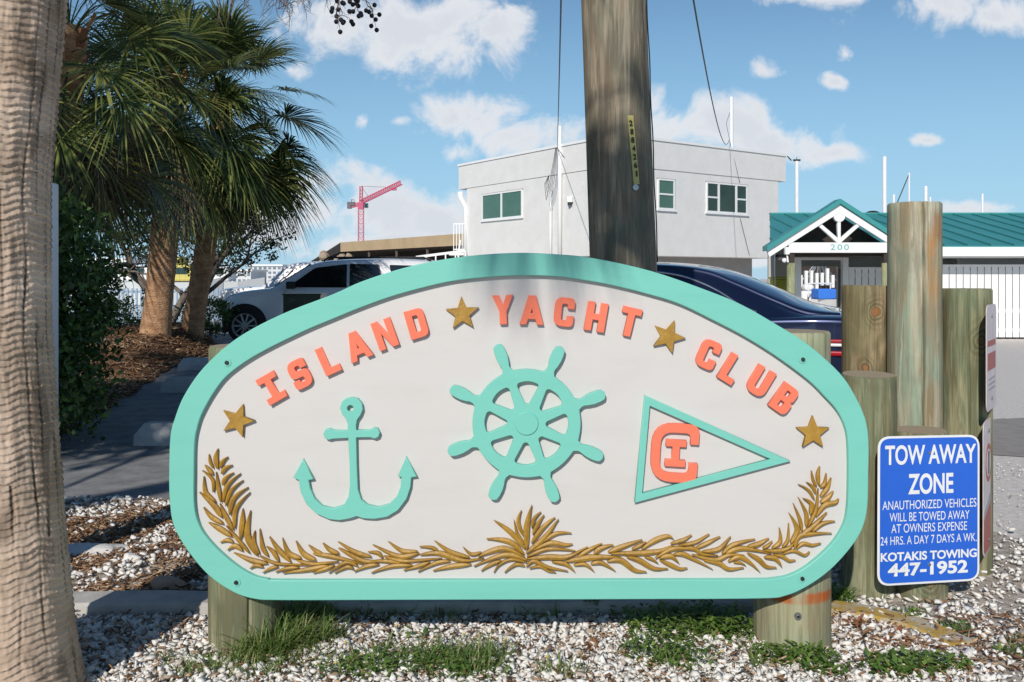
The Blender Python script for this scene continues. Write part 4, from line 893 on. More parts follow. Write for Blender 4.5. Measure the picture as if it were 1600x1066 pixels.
# bare fruit stalks hanging in at the top of the view
def stalk(u,v,Y,label,n,L,seed,berries=False,down=1.0):
    rs=np.random.default_rng(seed); b=MB(); base=P(u,v,Y)
    def grow(p,d,l,r,dep):
        pts=[p]; q=p; dd=d
        for k in range(4): dd=(dd+Vector(rs.normal(0,.22,3))+Vector((0,0,-.12*down))).normalized(); q=q+dd*l/4; pts.append(q)
        b.tube(pts,[r*(1-.15*k) for k in range(5)],5)
        if dep<2:
            for k in range(4): grow(pts[1+k%4],(dd+Vector(rs.normal(0,.7,3))).normalized(),l*.55,r*.6,dep+1)
        elif berries and rs.uniform()<.55: b.ball(q,.022*Y/8,7,5,mi=1)
    for k in range(n): grow(base+Vector(rs.normal(0,.08,3)),Vector((rs.normal(.15,.5),rs.normal(0,.3),-1)).normalized(),L*rs.uniform(.6,1.1),.0065*Y/8,0)
    return tag(recentre(b.build('fruit_stalk',[mat('dry stalk',(0.10,0.075,0.06),(0.20,0.15,0.12),scale=9,rough=.9),mat('black berries',(0.008,0.008,0.012),rough=.4)])),label,'fruit stalk',group='bare palm fruit stalks hanging into the view')
stalk(445,-60,8.0,'tangle of bare grey palm stalks hanging nearest the palm crowns',9,.42,3)
stalk(480,-50,7.8,'thin bare twigs hanging at the top beside the black-berried sprig',6,.42,8)
stalk(545,-22,7.6,'sprig with black berries hanging at the top edge',5,.20,12,True,.3)
stalk(375,-70,8.2,'straight brown drooping stalks hanging in front of the palm crowns',8,.40,15,False,2.0)

# ------------------------------------------------------------------ utility pole and wires
up=thing('utility_pole','thick dark brown wooden utility pole rising behind the arched sign','utility pole',(.61,4.62,0))
UY=4.62
def uc(z): # axis: leans slightly to the left
    v0=gz(400,UY); x0=gx(973.5,UY); x1=gx(958.5,UY); z1=gz(0,UY); return x0+(x1-x0)*(z-v0)/(z1-v0)
m_pole=wood('pole timber',[(.15,.115,.08),(.27,.215,.15),(.40,.335,.245),(.18,.175,.13)])
def pole_mesh():
    V=[];n=96;zs=np.concatenate([np.linspace(-.3,3.4,120),np.linspace(3.5,9.5,30)])
    cr=[(rnd.uniform(0,6.28),rnd.uniform(.4,1.4),rnd.uniform(0,2.5)) for _ in range(16)]
    for z in zs:
        r=.1715-.0042*(z-1.4)
        for j in range(n):
            a=2*math.pi*j/n; q=r*(1+.012*mnoise.noise(Vector((math.cos(a)*2,math.sin(a)*2,z*.8)))+.006*mnoise.noise(Vector((math.cos(a)*9,math.sin(a)*9,z*1.2))))
            for ca,ll,zz in cr:
                dd=(a-ca-.03*mnoise.noise(Vector((z*3,ca,0)))+math.pi)%6.2832-math.pi
                if abs(dd)<.05 and zz<z<zz+ll: q-=.006*(1-abs(dd)/.05)
            V.append((uc(z)+q*math.cos(a)-.61,q*math.sin(a),z))
    k=len(zs); return npmesh('pole',V,[(i*n+j,i*n+(j+1)%n,(i+1)*n+(j+1)%n,(i+1)*n+j) for i in range(k-1) for j in range(n)],4)
link('pole',pole_mesh(),m_pole,up,smooth=True,world=False)
# number tag: a narrow yellow strip of digits
m_tag=mat('yellow tag',(0.50,0.42,0.12),(0.62,0.54,0.22),scale=20,rough=.5); m_black=mat('black digits',(0.01,0.01,0.01))
def on_pole(u,v):
    z=gz(v,UY-.16); xr=gx(u,UY-.15)-uc(z); r=.1735-.0042*(z-1.4); y=-math.sqrt(max(0.001,r*r-xr*xr)); return Vector((uc(z)+xr,UY+y,z)),math.atan2(xr,-y)
tagb=None
digs='2884261'; uv=[(985+ (994-985)*k/6.0, 193.5+(272-193.5)*k/6.0) for k in range(7)]
b=MB(); prev=None
strip=[(983.5+ (993.5-983.5)*k/10, 181+(288-181)*k/10) for k in range(11)]
vs=[]
for (u,v) in strip:
    p,a=on_pole(u,v); n_=Vector((math.sin(a),-math.cos(a),0)); t_2=Vector((math.cos(a),math.sin(a),0)); wd=.0155
    vs+=[p+n_*.001-t_2*wd,p+n_*.007-t_2*wd,p+n_*.007+t_2*wd,p+n_*.001+t_2*wd]
b.add(vs,[(i*4+j,i*4+j+1,(i+1)*4+j+1,(i+1)*4+j) for i in range(10) for j in range(3)]+[(0,3,2,1),(40,41,42,43)])
tg=b.build('number_tag',m_tag,up)
for ch,(u,v) in zip(digs,uv):
    p,a=on_pole(u-1.2,v); me=fit_text(ch,.018 if ch!='1' else .008,.029,0.0,.03)
    n_=Vector((math.sin(a),-math.cos(a),0)); me.transform(Matrix.Translation(p+n_*.012)@Matrix.Rotation(a,4,'Z')@Matrix.Rotation(R(-4),4,'Y')@Matrix.Rotation(R(90),4,'X'))
    link('digit',me,m_black,tg)
p,a=on_pole(992,293); b=MB(); n_=Vector((math.sin(a),-math.cos(a),0)); b.tube([p-n_*.01,p+n_*.006],.016,16); b.build('disc_marker',m_steel,up)
# thin ground wire down the right side
b=MB(); pts=[]
for v in range(-150,430,20):
    z=gz(v,UY); r=.1715-.0042*(z-1.4); pts.append((uc(z)+(r+.004)*.995,UY-.02+.012*math.sin(v*.05),z))
b.tube(pts,.0035,6); b.build('ground_wire',m_darkmetal,up)

m_wire=mat('black cable',(0.02,0.02,0.025),rough=.5)

# ------------------------------------------------------------------ two-storey white building
m_stucco=mat('white stucco',(0.66,0.645,0.62),(0.73,0.715,0.69),scale=2.0,rough=.9,bump=.35,bscale=30,bdist=.02,detail=10)
m_trim=mat('white trim',(0.76,0.76,0.75),(0.80,0.80,0.79),rough=.5)
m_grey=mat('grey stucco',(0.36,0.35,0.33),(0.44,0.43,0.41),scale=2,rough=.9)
m_glass=mat('dark window glass',(0.010,0.030,0.026),(0.030,0.062,0.052),scale=1.2,rough=.08,spec=.8)
m_blind=mat('green tinted blind',(0.05,0.13,0.10),(0.075,0.165,0.125),scale=1,rough=.12,spec=.7)
C0=Vector((3.536,30.0,0)); ru=Vector((.816,.578,0)).normalized(); lu=Vector((-.578,.816,0)).normalized()
TWO=thing('white_building','two-storey white stucco building with flat parapet roof behind the utility pole','building',C0)
LR,LL,ZB,ZT,ZP=8.35,9.4,2.12,5.12,6.10
def prism(name,pts,z0,z1,m,parent):
    b=MB(); n=len(pts); vs=[(p.x,p.y,z) for z in(z0,z1) for p in pts]; b.add(vs,[tuple(range(n))[::-1],tuple(range(n,2*n))]+[(i,(i+1)%n,n+(i+1)%n,n+i) for i in range(n)]); return b.build(name,m,parent)
wallo=prism('upper_wall',[C0,C0+ru*LR,C0+ru*LR+lu*LL,C0+lu*LL],ZB,ZT,m_stucco,TWO)
e=.03
prism('parapet',[C0-ru*e-lu*e,C0+ru*(LR+.42)-lu*e,C0+ru*(LR+.42)+lu*(LL+.6),C0-ru*e+lu*(LL+.6)],ZT+.002,ZP,m_stucco,TWO)
prism('coping',[C0-ru*.07-lu*.07,C0+ru*(LR+.46)-lu*.07,C0+ru*(LR+.46)+lu*(LL+.64),C0-ru*.07+lu*(LL+.64)],ZP+.002,ZP+.09,m_trim,TWO)
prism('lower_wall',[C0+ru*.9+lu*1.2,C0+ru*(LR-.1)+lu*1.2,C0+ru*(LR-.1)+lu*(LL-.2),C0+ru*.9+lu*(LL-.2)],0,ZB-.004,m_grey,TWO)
def wwin(axis,nrm,t0,t1,z0,z1,panes,g):
    """window on a wall running along axis from the corner"""
    a=C0+axis*t0; w=t1-t0; fr=MB(); 
    yaw=math.atan2(axis.y,axis.x); rot=Matrix.Rotation(yaw,3,'Z')
    def bx(b,s0,s1,q0,q1,d0,d1,mi=0):
        c=a+axis*((s0+s1)/2)+nrm*((d0+d1)/2)+Vector((0,0,(q0+q1)/2)); b.box(c,(s1-s0,abs(d1-d0),q1-q0),M=rot,mi=mi)
    f=.055
    bx(fr,0,w,z1-f,z1,0,.05); bx(fr,0,w,z0,z0+f,0,.05); bx(fr,0,f,z0+f,z1-f,0,.05); bx(fr,w-f,w,z0+f,z1-f,0,.05)
    bx(fr,-.06,w+.06,z0-.06,z0-.001,0,.07)
    hd=MB()
    for s in panes['v']: bx(fr,s*w-.045,s*w+.045,z0+f,z1-f,.001,.049)
    for (s0,s1,hh) in panes['h']: bx(fr,s0*w+.045,s1*w-.045,z0+(z1-z0)*hh-.03,z0+(z1-z0)*hh+.03,.002,.048)
    o=fr.build('window',m_trim,TWO)
    gl=MB(); bx(gl,f,w-f,z0+f,z1-f,.001,.02); gl.build('pane',g,o)
    hd=MB(); bx(hd,-.04,w+.04,z1+.0,z1+.03,.002,.035); hd.build('head_flashing',m_grey,o)
rn=Vector((ru.y,-ru.x,0)); ln_=Vector((-lu.y,lu.x,0)) 
if ln_.dot(Vector((0,-1,0)))<0: ln_=-ln_
wwin(lu,ln_,5.40,8.20,3.70,4.76,{'v':[.5],'h':[]},m_blind)
wwin(ru,rn,1.84,2.66,3.74,4.80,{'v':[],'h':[(0,1,.5)]},m_blind)
wwin(ru,rn,4.28,6.50,3.74,4.84,{'v':[.29,.72],'h':[(0,.29,.5),(.72,1,.5)]},m_glass)
# wall lamp, downspout, conduit
b=MB(); c=C0+lu*2.44+ln_*.09+Vector((0,0,4.15)); b.box(c,(.2,.18,.2)); b.box(c-Vector((0,0,.15)),(.14,.13,.10),mi=1); b.build('wall_lamp',[m_trim,m_darkmetal],TWO)
b=MB(); q=C0+lu*(LL+.1)+ln_*.1; b.tube([q+Vector((-.15,0,ZT-.15)),q+Vector((-.12,0,ZT-.4)),q+Vector((.1,-.05,ZT-.8)),q+Vector((.1,-.05,ZB))],.12,10); b.build('downspout',m_trim,TWO,smooth=True)
b=MB(); q=C0+lu*3.01+ln_*.08; b.tube([q+Vector((0,0,1.5)),q+Vector((0,0,6.85))],.075,10); q2=q+lu*.55; b.tube([q2+Vector((0,0,1.5)),q2+Vector((0,0,4.3))],.05,8)
b.build('service_conduit',m_trim,TWO,smooth=True)
b=MB(); q3=C0+ru*6.0+lu*.3; b.tube([q3+Vector((0,0,ZP+.05)),q3+Vector((0,0,8.16))],.07,10); b.build('roof_mast',m_trim,TWO)
# landing with white railing at the far left corner
b=MB(); L0=C0+lu*LL; rl=[L0+Vector((-.55,-.1,0)),L0+Vector((.05,-.1,0))]
b.box((L0.x-.3,L0.y+.6,2.36),(.9,1.4,.1))
for z in (2.55,3.62): b.bar(rl[0]+Vector((0,0,z)),rl[1]+Vector((0,0,z)),.05,.05)
for k in range(6): p=rl[0].lerp(rl[1],k/5); b.bar(p+Vector((0,0,2.4)),p+Vector((0,0,3.62)),.03,.03)
b.build('railing',m_trim,TWO)
# cables dropping from the pole top to the building
def cable(a,b_,sag,r,label,extra=()):
    a=Vector(a); b_=Vector(b_); m=MB(); pts=[a.lerp(b_,k/24)-Vector((0,0,sag*4*(k/24)*(1-k/24))) for k in range(25)]
    m.tube(pts,r,6)
    for e_ in extra: m.tube(e_,r*.8,5)
    return tag(recentre(m.build('service_cable',m_wire)),label,'cable')
q=C0+lu*3.01+ln_*.2
A0=q+Vector((0,0,6.05))
ex=[]
for k in range(4):
    ex.append([A0+Vector((-.02*k,0,0)),A0+Vector((-.05-.03*k,-.1,-.5)),A0+Vector((-.12-.07*k,-.1,-1.2-.1*k)),A0+Vector((-.22-.06*k,-.1,-1.6-.1*k)),A0+Vector((-.34-.04*k,-.1,-1.3)),A0+Vector((-.30,-.1,-1.0))])
ex.append([A0,A0+Vector((.35,-.1,-.5)),A0+Vector((1.2,-1.0,-2.1))])
# both leave the pole above the picture
cable(P(884,-330,5.2),A0,.25,.011,'thin cable dropping past the left of the utility pole to the building conduit',ex)
B0=q3+Vector((-.1,-.1,6.55))
cable(P(1030,-330,5.4),B0,.9,.010,'curving cable dropping right of the utility pole to the roof mast',[[B0,B0+Vector((-.12,0,.6)),B0+Vector((.0,-.05,1.0))],[B0,B0+Vector((0,-.35,-.4)),C0+ru*6.05+rn*.06+Vector((0,0,4.9))],[C0+ru*6.05+rn*.07+Vector((0,0,3.6)),C0+ru*6.6+rn*.05+Vector((0,0,2.2))]])

# ------------------------------------------------------------------ club house: long teal roof, entry gable
m_roof=mat('teal metal roof',(0.045,0.27,0.265),(0.06,0.31,0.30),scale=.8,rough=.42,metal=.15,spec=.5)
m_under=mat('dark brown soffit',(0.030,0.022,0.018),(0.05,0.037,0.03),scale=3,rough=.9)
CH=thing('club_house','low white club house with long teal metal roof and a gabled entry numbered 200','building',(9,19,0))
EY,RY,EZ,RZ=19.2,24.0,1.985,3.005
x0,x1=gx(1203,24),22.0; xe=gx(1203,19.2)
b=MB(); n=Vector((0,-(RZ-EZ),RY-EY)).normalized(); d=.05
vs=[(xe,EY,EZ),(x1,EY,EZ),(x1,RY,RZ),(x0,RY,RZ)]; b.add([Vector(v)+Vector((0,0,d)) for v in vs]+vs+[(x0+.1,RY+.4,RZ-.1),(x1,RY+.4,RZ-.1)],[(0,1,2,3),(7,6,5,4),(0,4,5,1),(3,2,9,8),(0,3,7,4),(1,5,6,2)])
ro=b.build('roof',m_roof,CH)
sm=MB(); 
k=xe+.25
while k<x1:
    f0=max(0,min(1,(k-xe)/(x0-xe))); sm.bar((k,EY-.005,EZ+d+.012),(k,EY+(RY-EY)*f0,EZ+(RZ-EZ)*f0+d+.012),.028,.035); k+=.50
sm.build('standing_seams',mat('teal roof seam',(0.035,0.21,0.205),(0.045,0.24,0.235),rough=.45,metal=.15),ro)
b=MB(); b.bar((x0,RY,RZ+.065),(x1,RY,RZ+.065),.16,.05); b.ball((gx(1366,24),RY+.1,RZ+.06),.16,10,6,sc=(1.3,1,.6),mi=1); b.build('ridge_cap',[m_roof,m_darkmetal],ro)
b=MB(); b.box(((gx(1396,EY)+x1)/2,EY-.02,EZ-.075),(x1-gx(1396,EY),.06,.20)); b.box(((x0+x1)/2+1.0,EY+.55,EZ-.19),(x1-x0-2.2,1.06,.02)); b.build('fascia',m_trim,CH)
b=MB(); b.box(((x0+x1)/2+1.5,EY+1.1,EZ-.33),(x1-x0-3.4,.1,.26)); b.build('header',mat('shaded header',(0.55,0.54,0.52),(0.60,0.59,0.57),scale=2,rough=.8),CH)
# back wall pieces, leaving the way through to the docks open
b=MB()
b.box((gx(1241,20.6),20.6,1.0),(.28,.14,2.0)); b.box((gx(1300,20.6)+.29,20.6,1.0),(.13,.14,2.0)); b.box((gx(1270,20.6),20.62,1.83),(1.6,.12,.14))
b.build('passage_frame',m_trim,CH)
b=MB(); yb=24.15; g0,g1=gx(1244,yb),gx(1308,yb)
for (a_,c_,z0,z1) in ((x0+.1,g0,0,2.9),(g1,x1-.2,0,2.9),(g0,g1,1.66,2.9)): b.box(((a_+c_)/2,yb,(z0+z1)/2),(c_-a_,.1,z1-z0))
b.build('back_wall',m_stucco,CH)
b=MB(); p0=Vector((gx(1203,20.3)+.12,20.3,0)); p1=Vector((x0+.12,24.1,0)); b.add([p0,p1,p1+Vector((0,0,2.85)),p0+Vector((0,0,2.1))],[(0,1,2,3)]); b.build('end_wall',m_stucco,CH)
b=MB(); b.box(((gx(1200,22)+gx(1243,22))/2,22,1.05),(gx(1243,22)-gx(1200,22),.1,2.1)); b.build('side_wall',mat('grey painted boards',(0.42,0.41,0.38),(0.50,0.49,0.46),scale=3,rough=.8),CH)
# entry gable
GY=18.9
def gp(u,v): return (gx(u,GY),gz(v,GY))
def gboard(name,pts,y0,y1,m,parent): return link(name,curve_mesh(name,[[gp(*p) for p in pts]],y0,y1,0.004),m,parent)
AU,AV=1312,311; dv=.645
gr_=MB()
for s in(-1,1):
    a=(gx(AU,GY),gz(AV,GY)); e_=(gx(AU+s*114,GY),gz(AV+114*dv,GY)); y0,y1=GY-.06,GY+.32
    vs=[(a[0],y0,a[1]),(e_[0],y0,e_[1]),(e_[0],y1,e_[1]),(a[0],y1,a[1])]; vs2=[(x,y,z-.105) for x,y,z in vs]
    gr_.add(vs+vs2,[(0,1,2,3),(7,6,5,4),(0,4,5,1),(1,5,6,2),(2,6,7,3),(3,7,4,0)])
go=gr_.build('gable_roof',m_roof,CH)
gboard('rake_board',[(1199,392),(AU,319.5),(1425,392),(1422,402),(1397,386),(AU,332.5),(1227,386),(1202,402)],GY,GY+.08,m_trim,CH)
gboard('beam',[(1233.5,379),(1392,379),(1392,395),(1233.5,395)],GY+.012,GY+.16,m_trim,CH)
gboard('king_post',[(1309.7,342),(1314.3,342),(1314.3,379),(1309.7,379)],GY+.02,GY+.12,m_trim,CH)
gboard('gusset',[(AU+9*math.cos(k*.4488),338+9*math.sin(k*.4488)) for k in range(14)],GY+.006,GY+.10,m_trim,CH)
for s in(-1,1): gboard('strut',[(AU+s*3,379),(AU+s*-1,374.5),(AU+s*30.5,347.5),(AU+s*34,351.5)],GY+.03,GY+.11,m_trim,CH)
for ch,u in (('2',1301.5),('0',1312.5),('0',1323)):
    me=fit_text(ch,7.2*GY/F,8.6*GY/F,.004,.0); me.transform(Matrix.Translation((gx(u,GY),GY+.010,gz(386.3,GY)))@Matrix.Rotation(R(90),4,'X')); link('numeral',me,mat('teal numerals',(0.13,0.42,0.39)),CH)
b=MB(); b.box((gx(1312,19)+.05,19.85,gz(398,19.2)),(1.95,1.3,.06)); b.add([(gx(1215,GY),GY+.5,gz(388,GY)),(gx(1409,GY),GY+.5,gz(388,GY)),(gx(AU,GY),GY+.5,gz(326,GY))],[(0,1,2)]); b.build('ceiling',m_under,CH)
m_green=wood('entry post timber',[(.22,.22,.11),(.34,.34,.19),(.42,.42,.27),(.26,.33,.19)])
for u in (1236,1384):
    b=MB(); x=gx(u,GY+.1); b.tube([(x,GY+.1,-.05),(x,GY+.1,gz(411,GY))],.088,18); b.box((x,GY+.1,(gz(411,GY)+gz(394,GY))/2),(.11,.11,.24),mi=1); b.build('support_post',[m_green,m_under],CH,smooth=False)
b=MB(); b.box((gx(1229,GY),GY-.02,gz(392,GY)),(.09,.1,.15)); b.ball((gx(1225.5,GY),GY,gz(407,GY)),.05); b.bar((gx(1229,GY),GY,gz(392,GY)),(gx(1231,GY),GY,gz(410,GY)),.03,.03); b.build('floodlight',m_trim,CH)

# white board fence under the eave
def board_fence(u0,u1,Y,v0,label,y_extra=0,step=.155):
    X0,X1=gx(u0,Y),gx(u1,Y); zt=gz(v0,Y); t=thing('board_fence',label,'fence',((X0+X1)/2,Y,0))
    b=MB(); x=X0; i=0
    while x<X1:
        b.box((x+.06,Y,zt/2+.02),(.136,.022,zt-.04)); x+=step; i+=1
    b.build('boards',m_trim,t)
    for z_ in (.62,zt-.15,.2): b=MB(); b.box(((X0+X1)/2,Y+.035,z_),(X1-X0,.04,.09)); b.build('rail',m_trim,t)
    b=MB(); b.box(((X0+X1)/2,Y-.002,zt+.01),(X1-X0,.07,.05)); b.build('cap_rail',m_trim,t)
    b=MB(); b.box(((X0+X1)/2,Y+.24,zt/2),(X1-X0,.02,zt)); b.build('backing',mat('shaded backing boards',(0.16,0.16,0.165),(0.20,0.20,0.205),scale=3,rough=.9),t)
    return t
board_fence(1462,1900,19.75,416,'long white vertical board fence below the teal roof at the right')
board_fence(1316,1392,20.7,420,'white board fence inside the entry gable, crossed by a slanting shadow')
# things seen through the passage
t=thing('small_boat','small white boat with blue cover seen through the entry gable','boat',(gx(1276,31),31,0))
b=MB(); bx0=gx(1268,31); bx1=gx(1302,31)
st=[(0,.0,.35),(.25,.32,.16),(.7,.42,.10),(1.0,.40,.10)]
b.add([(bx0+a*.9,31-w,.62) for a,w,z in st]+[(bx0+a*.9,31,z) for a,w,z in st]+[(bx0+a*.9,31+w,.62) for a,w,z in st],[(i,i+1,i+5,i+4) for i in range(3)]+[(i+4,i+5,i+9,i+8) for i in range(3)]+[(3,11,7)]); b.build('hull',m_trim,t)
b=MB(); b.box((bx0+.42,31,.80),(.62,.8,.36)); b.build('cover',mat('blue canvas',(0.03,0.16,0.62),(0.04,0.20,0.70),scale=4,rough=.8),t,bevel=.05)
b=MB(); b.tube([(bx0-.1,31,1.16),(bx1,31,1.16)],.025,6); b.tube([(bx0-.1,31,.7),(bx0-.1,31,1.16)],.02,6); b.tube([(bx1-.1,31,.7),(bx1-.1,31,1.16)],.02,6); b.build('rail',m_trim,t)
t=thing('small_boat','white boat with a wheel shaped bow ring beside the blue covered boat','boat',(gx(1260,32),32,0))
b=MB(); X=gx(1261,32); b.box((X,32,.55),(.62,.8,.7)); b.box((X+.05,32.1,1.02),(.36,.5,.22)); b.build('hull',m_trim,t,bevel=.10)
b=MB(); b.tube([(X+.05+.17*math.cos(k*.5236),31.55,.62+.17*math.sin(k*.5236)) for k in range(13)],.035,6); b.build('ring',m_grey,t)
t=thing('storage_rack','rack of white gear and rods standing beyond the entry passage','rack',(gx(1275,36),36,0)); b=MB()
for k in range(8): b.tube([(gx(1276,36)+.03*k,36,2.0),(gx(1250+8*k,36),36-.1*(k%2),1.15+.08*(k%3))],.03,5)
b.build('poles',m_steel,t); b=MB()
for k in range(7): b.box((gx(1251+8.3*k,35.6),35.6,1.22+.09*(k%3)),(.11,.15,.5+.16*(k%2)))
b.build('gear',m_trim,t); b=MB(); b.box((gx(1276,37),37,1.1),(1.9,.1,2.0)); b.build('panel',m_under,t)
o=MB(); o.box((0,0,.66),(.34,.3,1.32)); o.box((0,0,1.35),(.38,.34,.05)); o=o.build('yellow_bin',mat('olive yellow plastic',(0.30,0.30,0.02),(0.36,0.36,0.03),rough=.5),bevel=.02); o.location=(gx(1216,21.4),21.4,0); tag(o,'olive yellow bin beside the left post of the entry gable','bin')

# sailboats behind the club house: masts show above the roof
def sailboat(u,v,w,Y,label,vane=False,stay=None):
    X=gx(u,Y); t=thing('sailboat',label,'sailboat',(X,Y,.15),group='sailboats moored behind the club house'); b=MB(); r=w/2*Y/F
    b.tube([(X,Y,1.0),(X,Y,gz(v,Y))],r,10)
    if vane: b.box((X,Y,gz(v-1.5,Y)),(.32,.1,.08),mi=1); b.tube([(X-.25,Y,gz(v-1,Y)),(X-.45,Y,gz(v-8,Y))],.03,5,mi=1); b.tube([(X,Y,gz(v,Y)),(X,Y,gz(v-7,Y))],.015,5,mi=1)
    if stay: b.tube([(X,Y,gz(v+2,Y)),(gx(u+stay[0],Y),Y,gz(v+stay[1],Y))],.03,5,mi=1)
    b.build('mast',[mat('mast aluminium',(0.74,0.75,0.77),(0.80,0.81,0.82),rough=.35),m_wire],t)
    h_=MB(); pr=[(-1.6,.55,.1),(-1,.75,.0),(0.6,.7,.0),(2.2,.05,.25)]; vs=[]
    for (x,hw,zb) in pr: vs+=[(X+x,Y-hw,1.0),(X+x,Y-hw*.6,.25+zb),(X+x,Y+hw*.6,.25+zb),(X+x,Y+hw,1.0)]
    h_.add(vs,[(i*4+j,(i+1)*4+j,(i+1)*4+(j+1)%4,i*4+(j+1)%4) for i in range(3) for j in range(4)]+[(0,1,2,3)]); h_.build('hull',m_trim,t)
sailboat(1245,252,6,42,'sailboat mast topped by a wind vane, left of the entry gable peak',vane=True)
sailboat(1382,245,6.5,40,'tallest plain white mast, rising just left of the tallest wooden pile')
sailboat(1396.5,304,4,46,'short white mast poking up beside the tallest white mast')
sailboat(1420.5,270,2.6,50,'thin faint mast with a slanting dark stay above the tallest pile',stay=(-20,50))
sailboat(1446.5,291,5.5,44,'short stout mast above the top right of the tallest pile')
sailboat(1453.5,308,3,52,'tiny mast tip beside the short stout mast over the tallest pile')
sailboat(1535,303,3.6,46,'lone white mast above the teal roof at the far right')

# ------------------------------------------------------------------ low canopy roof and far background
t=thing('canopy','low flat canopy with tan fascia and dark underside left of the white building','canopy',(-6,46,0))
m_tan=mat('tan fascia',(0.42,0.30,0.175),(0.50,0.37,0.22),scale=1.5,rough=.8)
a=P(532,379,49.8); c=P(729,364.5,39.2); th=.52; back=Vector((-3.2,7,-.9)); a0=a+Vector((0,0,0))
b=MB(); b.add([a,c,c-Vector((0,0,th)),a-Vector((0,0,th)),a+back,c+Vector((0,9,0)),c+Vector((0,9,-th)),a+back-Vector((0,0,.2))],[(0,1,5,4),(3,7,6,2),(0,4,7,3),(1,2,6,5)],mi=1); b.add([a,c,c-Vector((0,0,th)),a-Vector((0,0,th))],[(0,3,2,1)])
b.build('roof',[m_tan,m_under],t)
b=MB()
for k in range(5):
    p=a.lerp(c,.03+.235*k)+Vector((0,.3,0)); b=MB(); b.tube([(p.x,p.y,0),(p.x,p.y,p.z-th)],.07,8); b.build('post',mat('dark posts',(0.10,0.08,0.06),rough=.8),t)
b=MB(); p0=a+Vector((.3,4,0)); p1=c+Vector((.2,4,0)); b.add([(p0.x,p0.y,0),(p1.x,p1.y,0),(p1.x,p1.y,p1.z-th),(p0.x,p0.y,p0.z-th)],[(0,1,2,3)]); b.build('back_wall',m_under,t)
o=MB(); rng2=random.Random(3)
for k in range(26):
    o.ball((rng2.uniform(-1.1,1.1),rng2.uniform(-.4,.4),rng2.uniform(1.5,2.7)),rng2.uniform(.14,.3),7,5,sc=(1,1,.8))
o.tube([(0,0,0),(0,0,1.6)],.2,8); o=o.build('dry_shrub',mat('dry tan foliage',(0.28,0.21,0.14),(0.42,0.33,0.24),scale=5,rough=.9)); o.location=P(522,435,49); o.location.z=0; tag(o,'ragged tan dry shrub under the left end of the canopy','shrub')
# ramp rail
b=MB(); q0=P(650,402,36); q1=P(727,392,36); b.bar(q0,q1,.06,.10); b.bar(P(716,402,36),P(719,375,36),.07,.07)
for k in range(6): p=q0.lerp(q1,k/5); b.bar((p.x,p.y,0),p,.05,.05)
tag(recentre(b.build('ramp_rail',m_trim)),'white sloping ramp rail below the canopy','rail')

# tower crane on the skyline
CY=300.; t=thing('tower_crane','distant red tower crane with raised jib above the canopy','crane',(gx(563.5,CY),CY,0))
m_crane=mat('hazy crane red',(0.50,0.07,0.14),(0.56,0.09,0.17),scale=.3,rough=.6)  # pinkish tint of distance haze mixed into the red
def truss(b,p,q,w,n,mi=0,r=.075):
    p=Vector(p); q=Vector(q); d=(q-p).normalized(); s=d.cross(Vector((0,1,0))).normalized(); f=Vector((0,1,0)); cs=[s*w/2+f*w/2,s*w/2-f*w/2,-s*w/2-f*w/2,-s*w/2+f*w/2]
    for c_ in cs: b.bar(p+c_,q+c_,r*2,r*2,mi)
    for k in range(n):
        a=p.lerp(q,k/n); e_=p.lerp(q,(k+1)/n)
        for j in range(4): b.bar(a+cs[j],e_+cs[(j+1)%4],r*1.3,r*1.3,mi); b.bar(a+cs[j],a+cs[(j+1)%4],r*1.3,r*1.3,mi)
xc=gx(564,CY); zc=lambda v:gz(v,CY); xx=lambda u:gx(u,CY)
b=MB(); truss(b,(xc,CY,0),(xc,CY,zc(328)),1.65,16); b.build('tower',m_crane,t)
b=MB(); b.box((xc,CY,zc(322)),(1.9,1.9,2.3)); truss(b,(xc,CY,zc(318)),(xc+.1,CY,zc(291)),.9,5,r=.09); b.build('slewing_head',m_crane,t)
b=MB(); truss(b,(xx(565),CY,zc(315.5)),(xx(627),CY,zc(285.5)),1.25,18,r=.13); b.box((xx(616),CY,zc(296)),(1.5,1,.7)); b.build('jib',m_crane,t)
b=MB(); truss(b,(xx(562),CY,zc(319)),(xx(545.5),CY,zc(323)),1.0,5,r=.11); b.build('counter_jib',m_crane,t)
b=MB(); b.box((xx(546),CY,zc(321)),(1.3,1.6,2.2)); b.box((xx(552),CY,zc(318.5)),(1.2,1.6,1.2)); b.tube([(xx(549),CY,zc(318)),(xx(549),CY,zc(312)),(xx(554),CY,zc(313))],.15,5); b.build('counterweight',mat('crane ballast',(0.12,0.11,0.12)),t)
b=MB(); b.box((xx(572.5),CY,zc(321.5)),(1.1,1.5,1.5)); b.build('cab',mat('crane cab glass',(0.03,0.05,0.06),rough=.2),t)
b=MB(); b.tube([(xx(564.3),CY,zc(291)),(xx(612),CY,zc(293))],.05,4); b.tube([(xx(564.3),CY,zc(291)),(xx(576),CY,zc(308))],.05,4); b.build('pendant_line',m_wire,t)

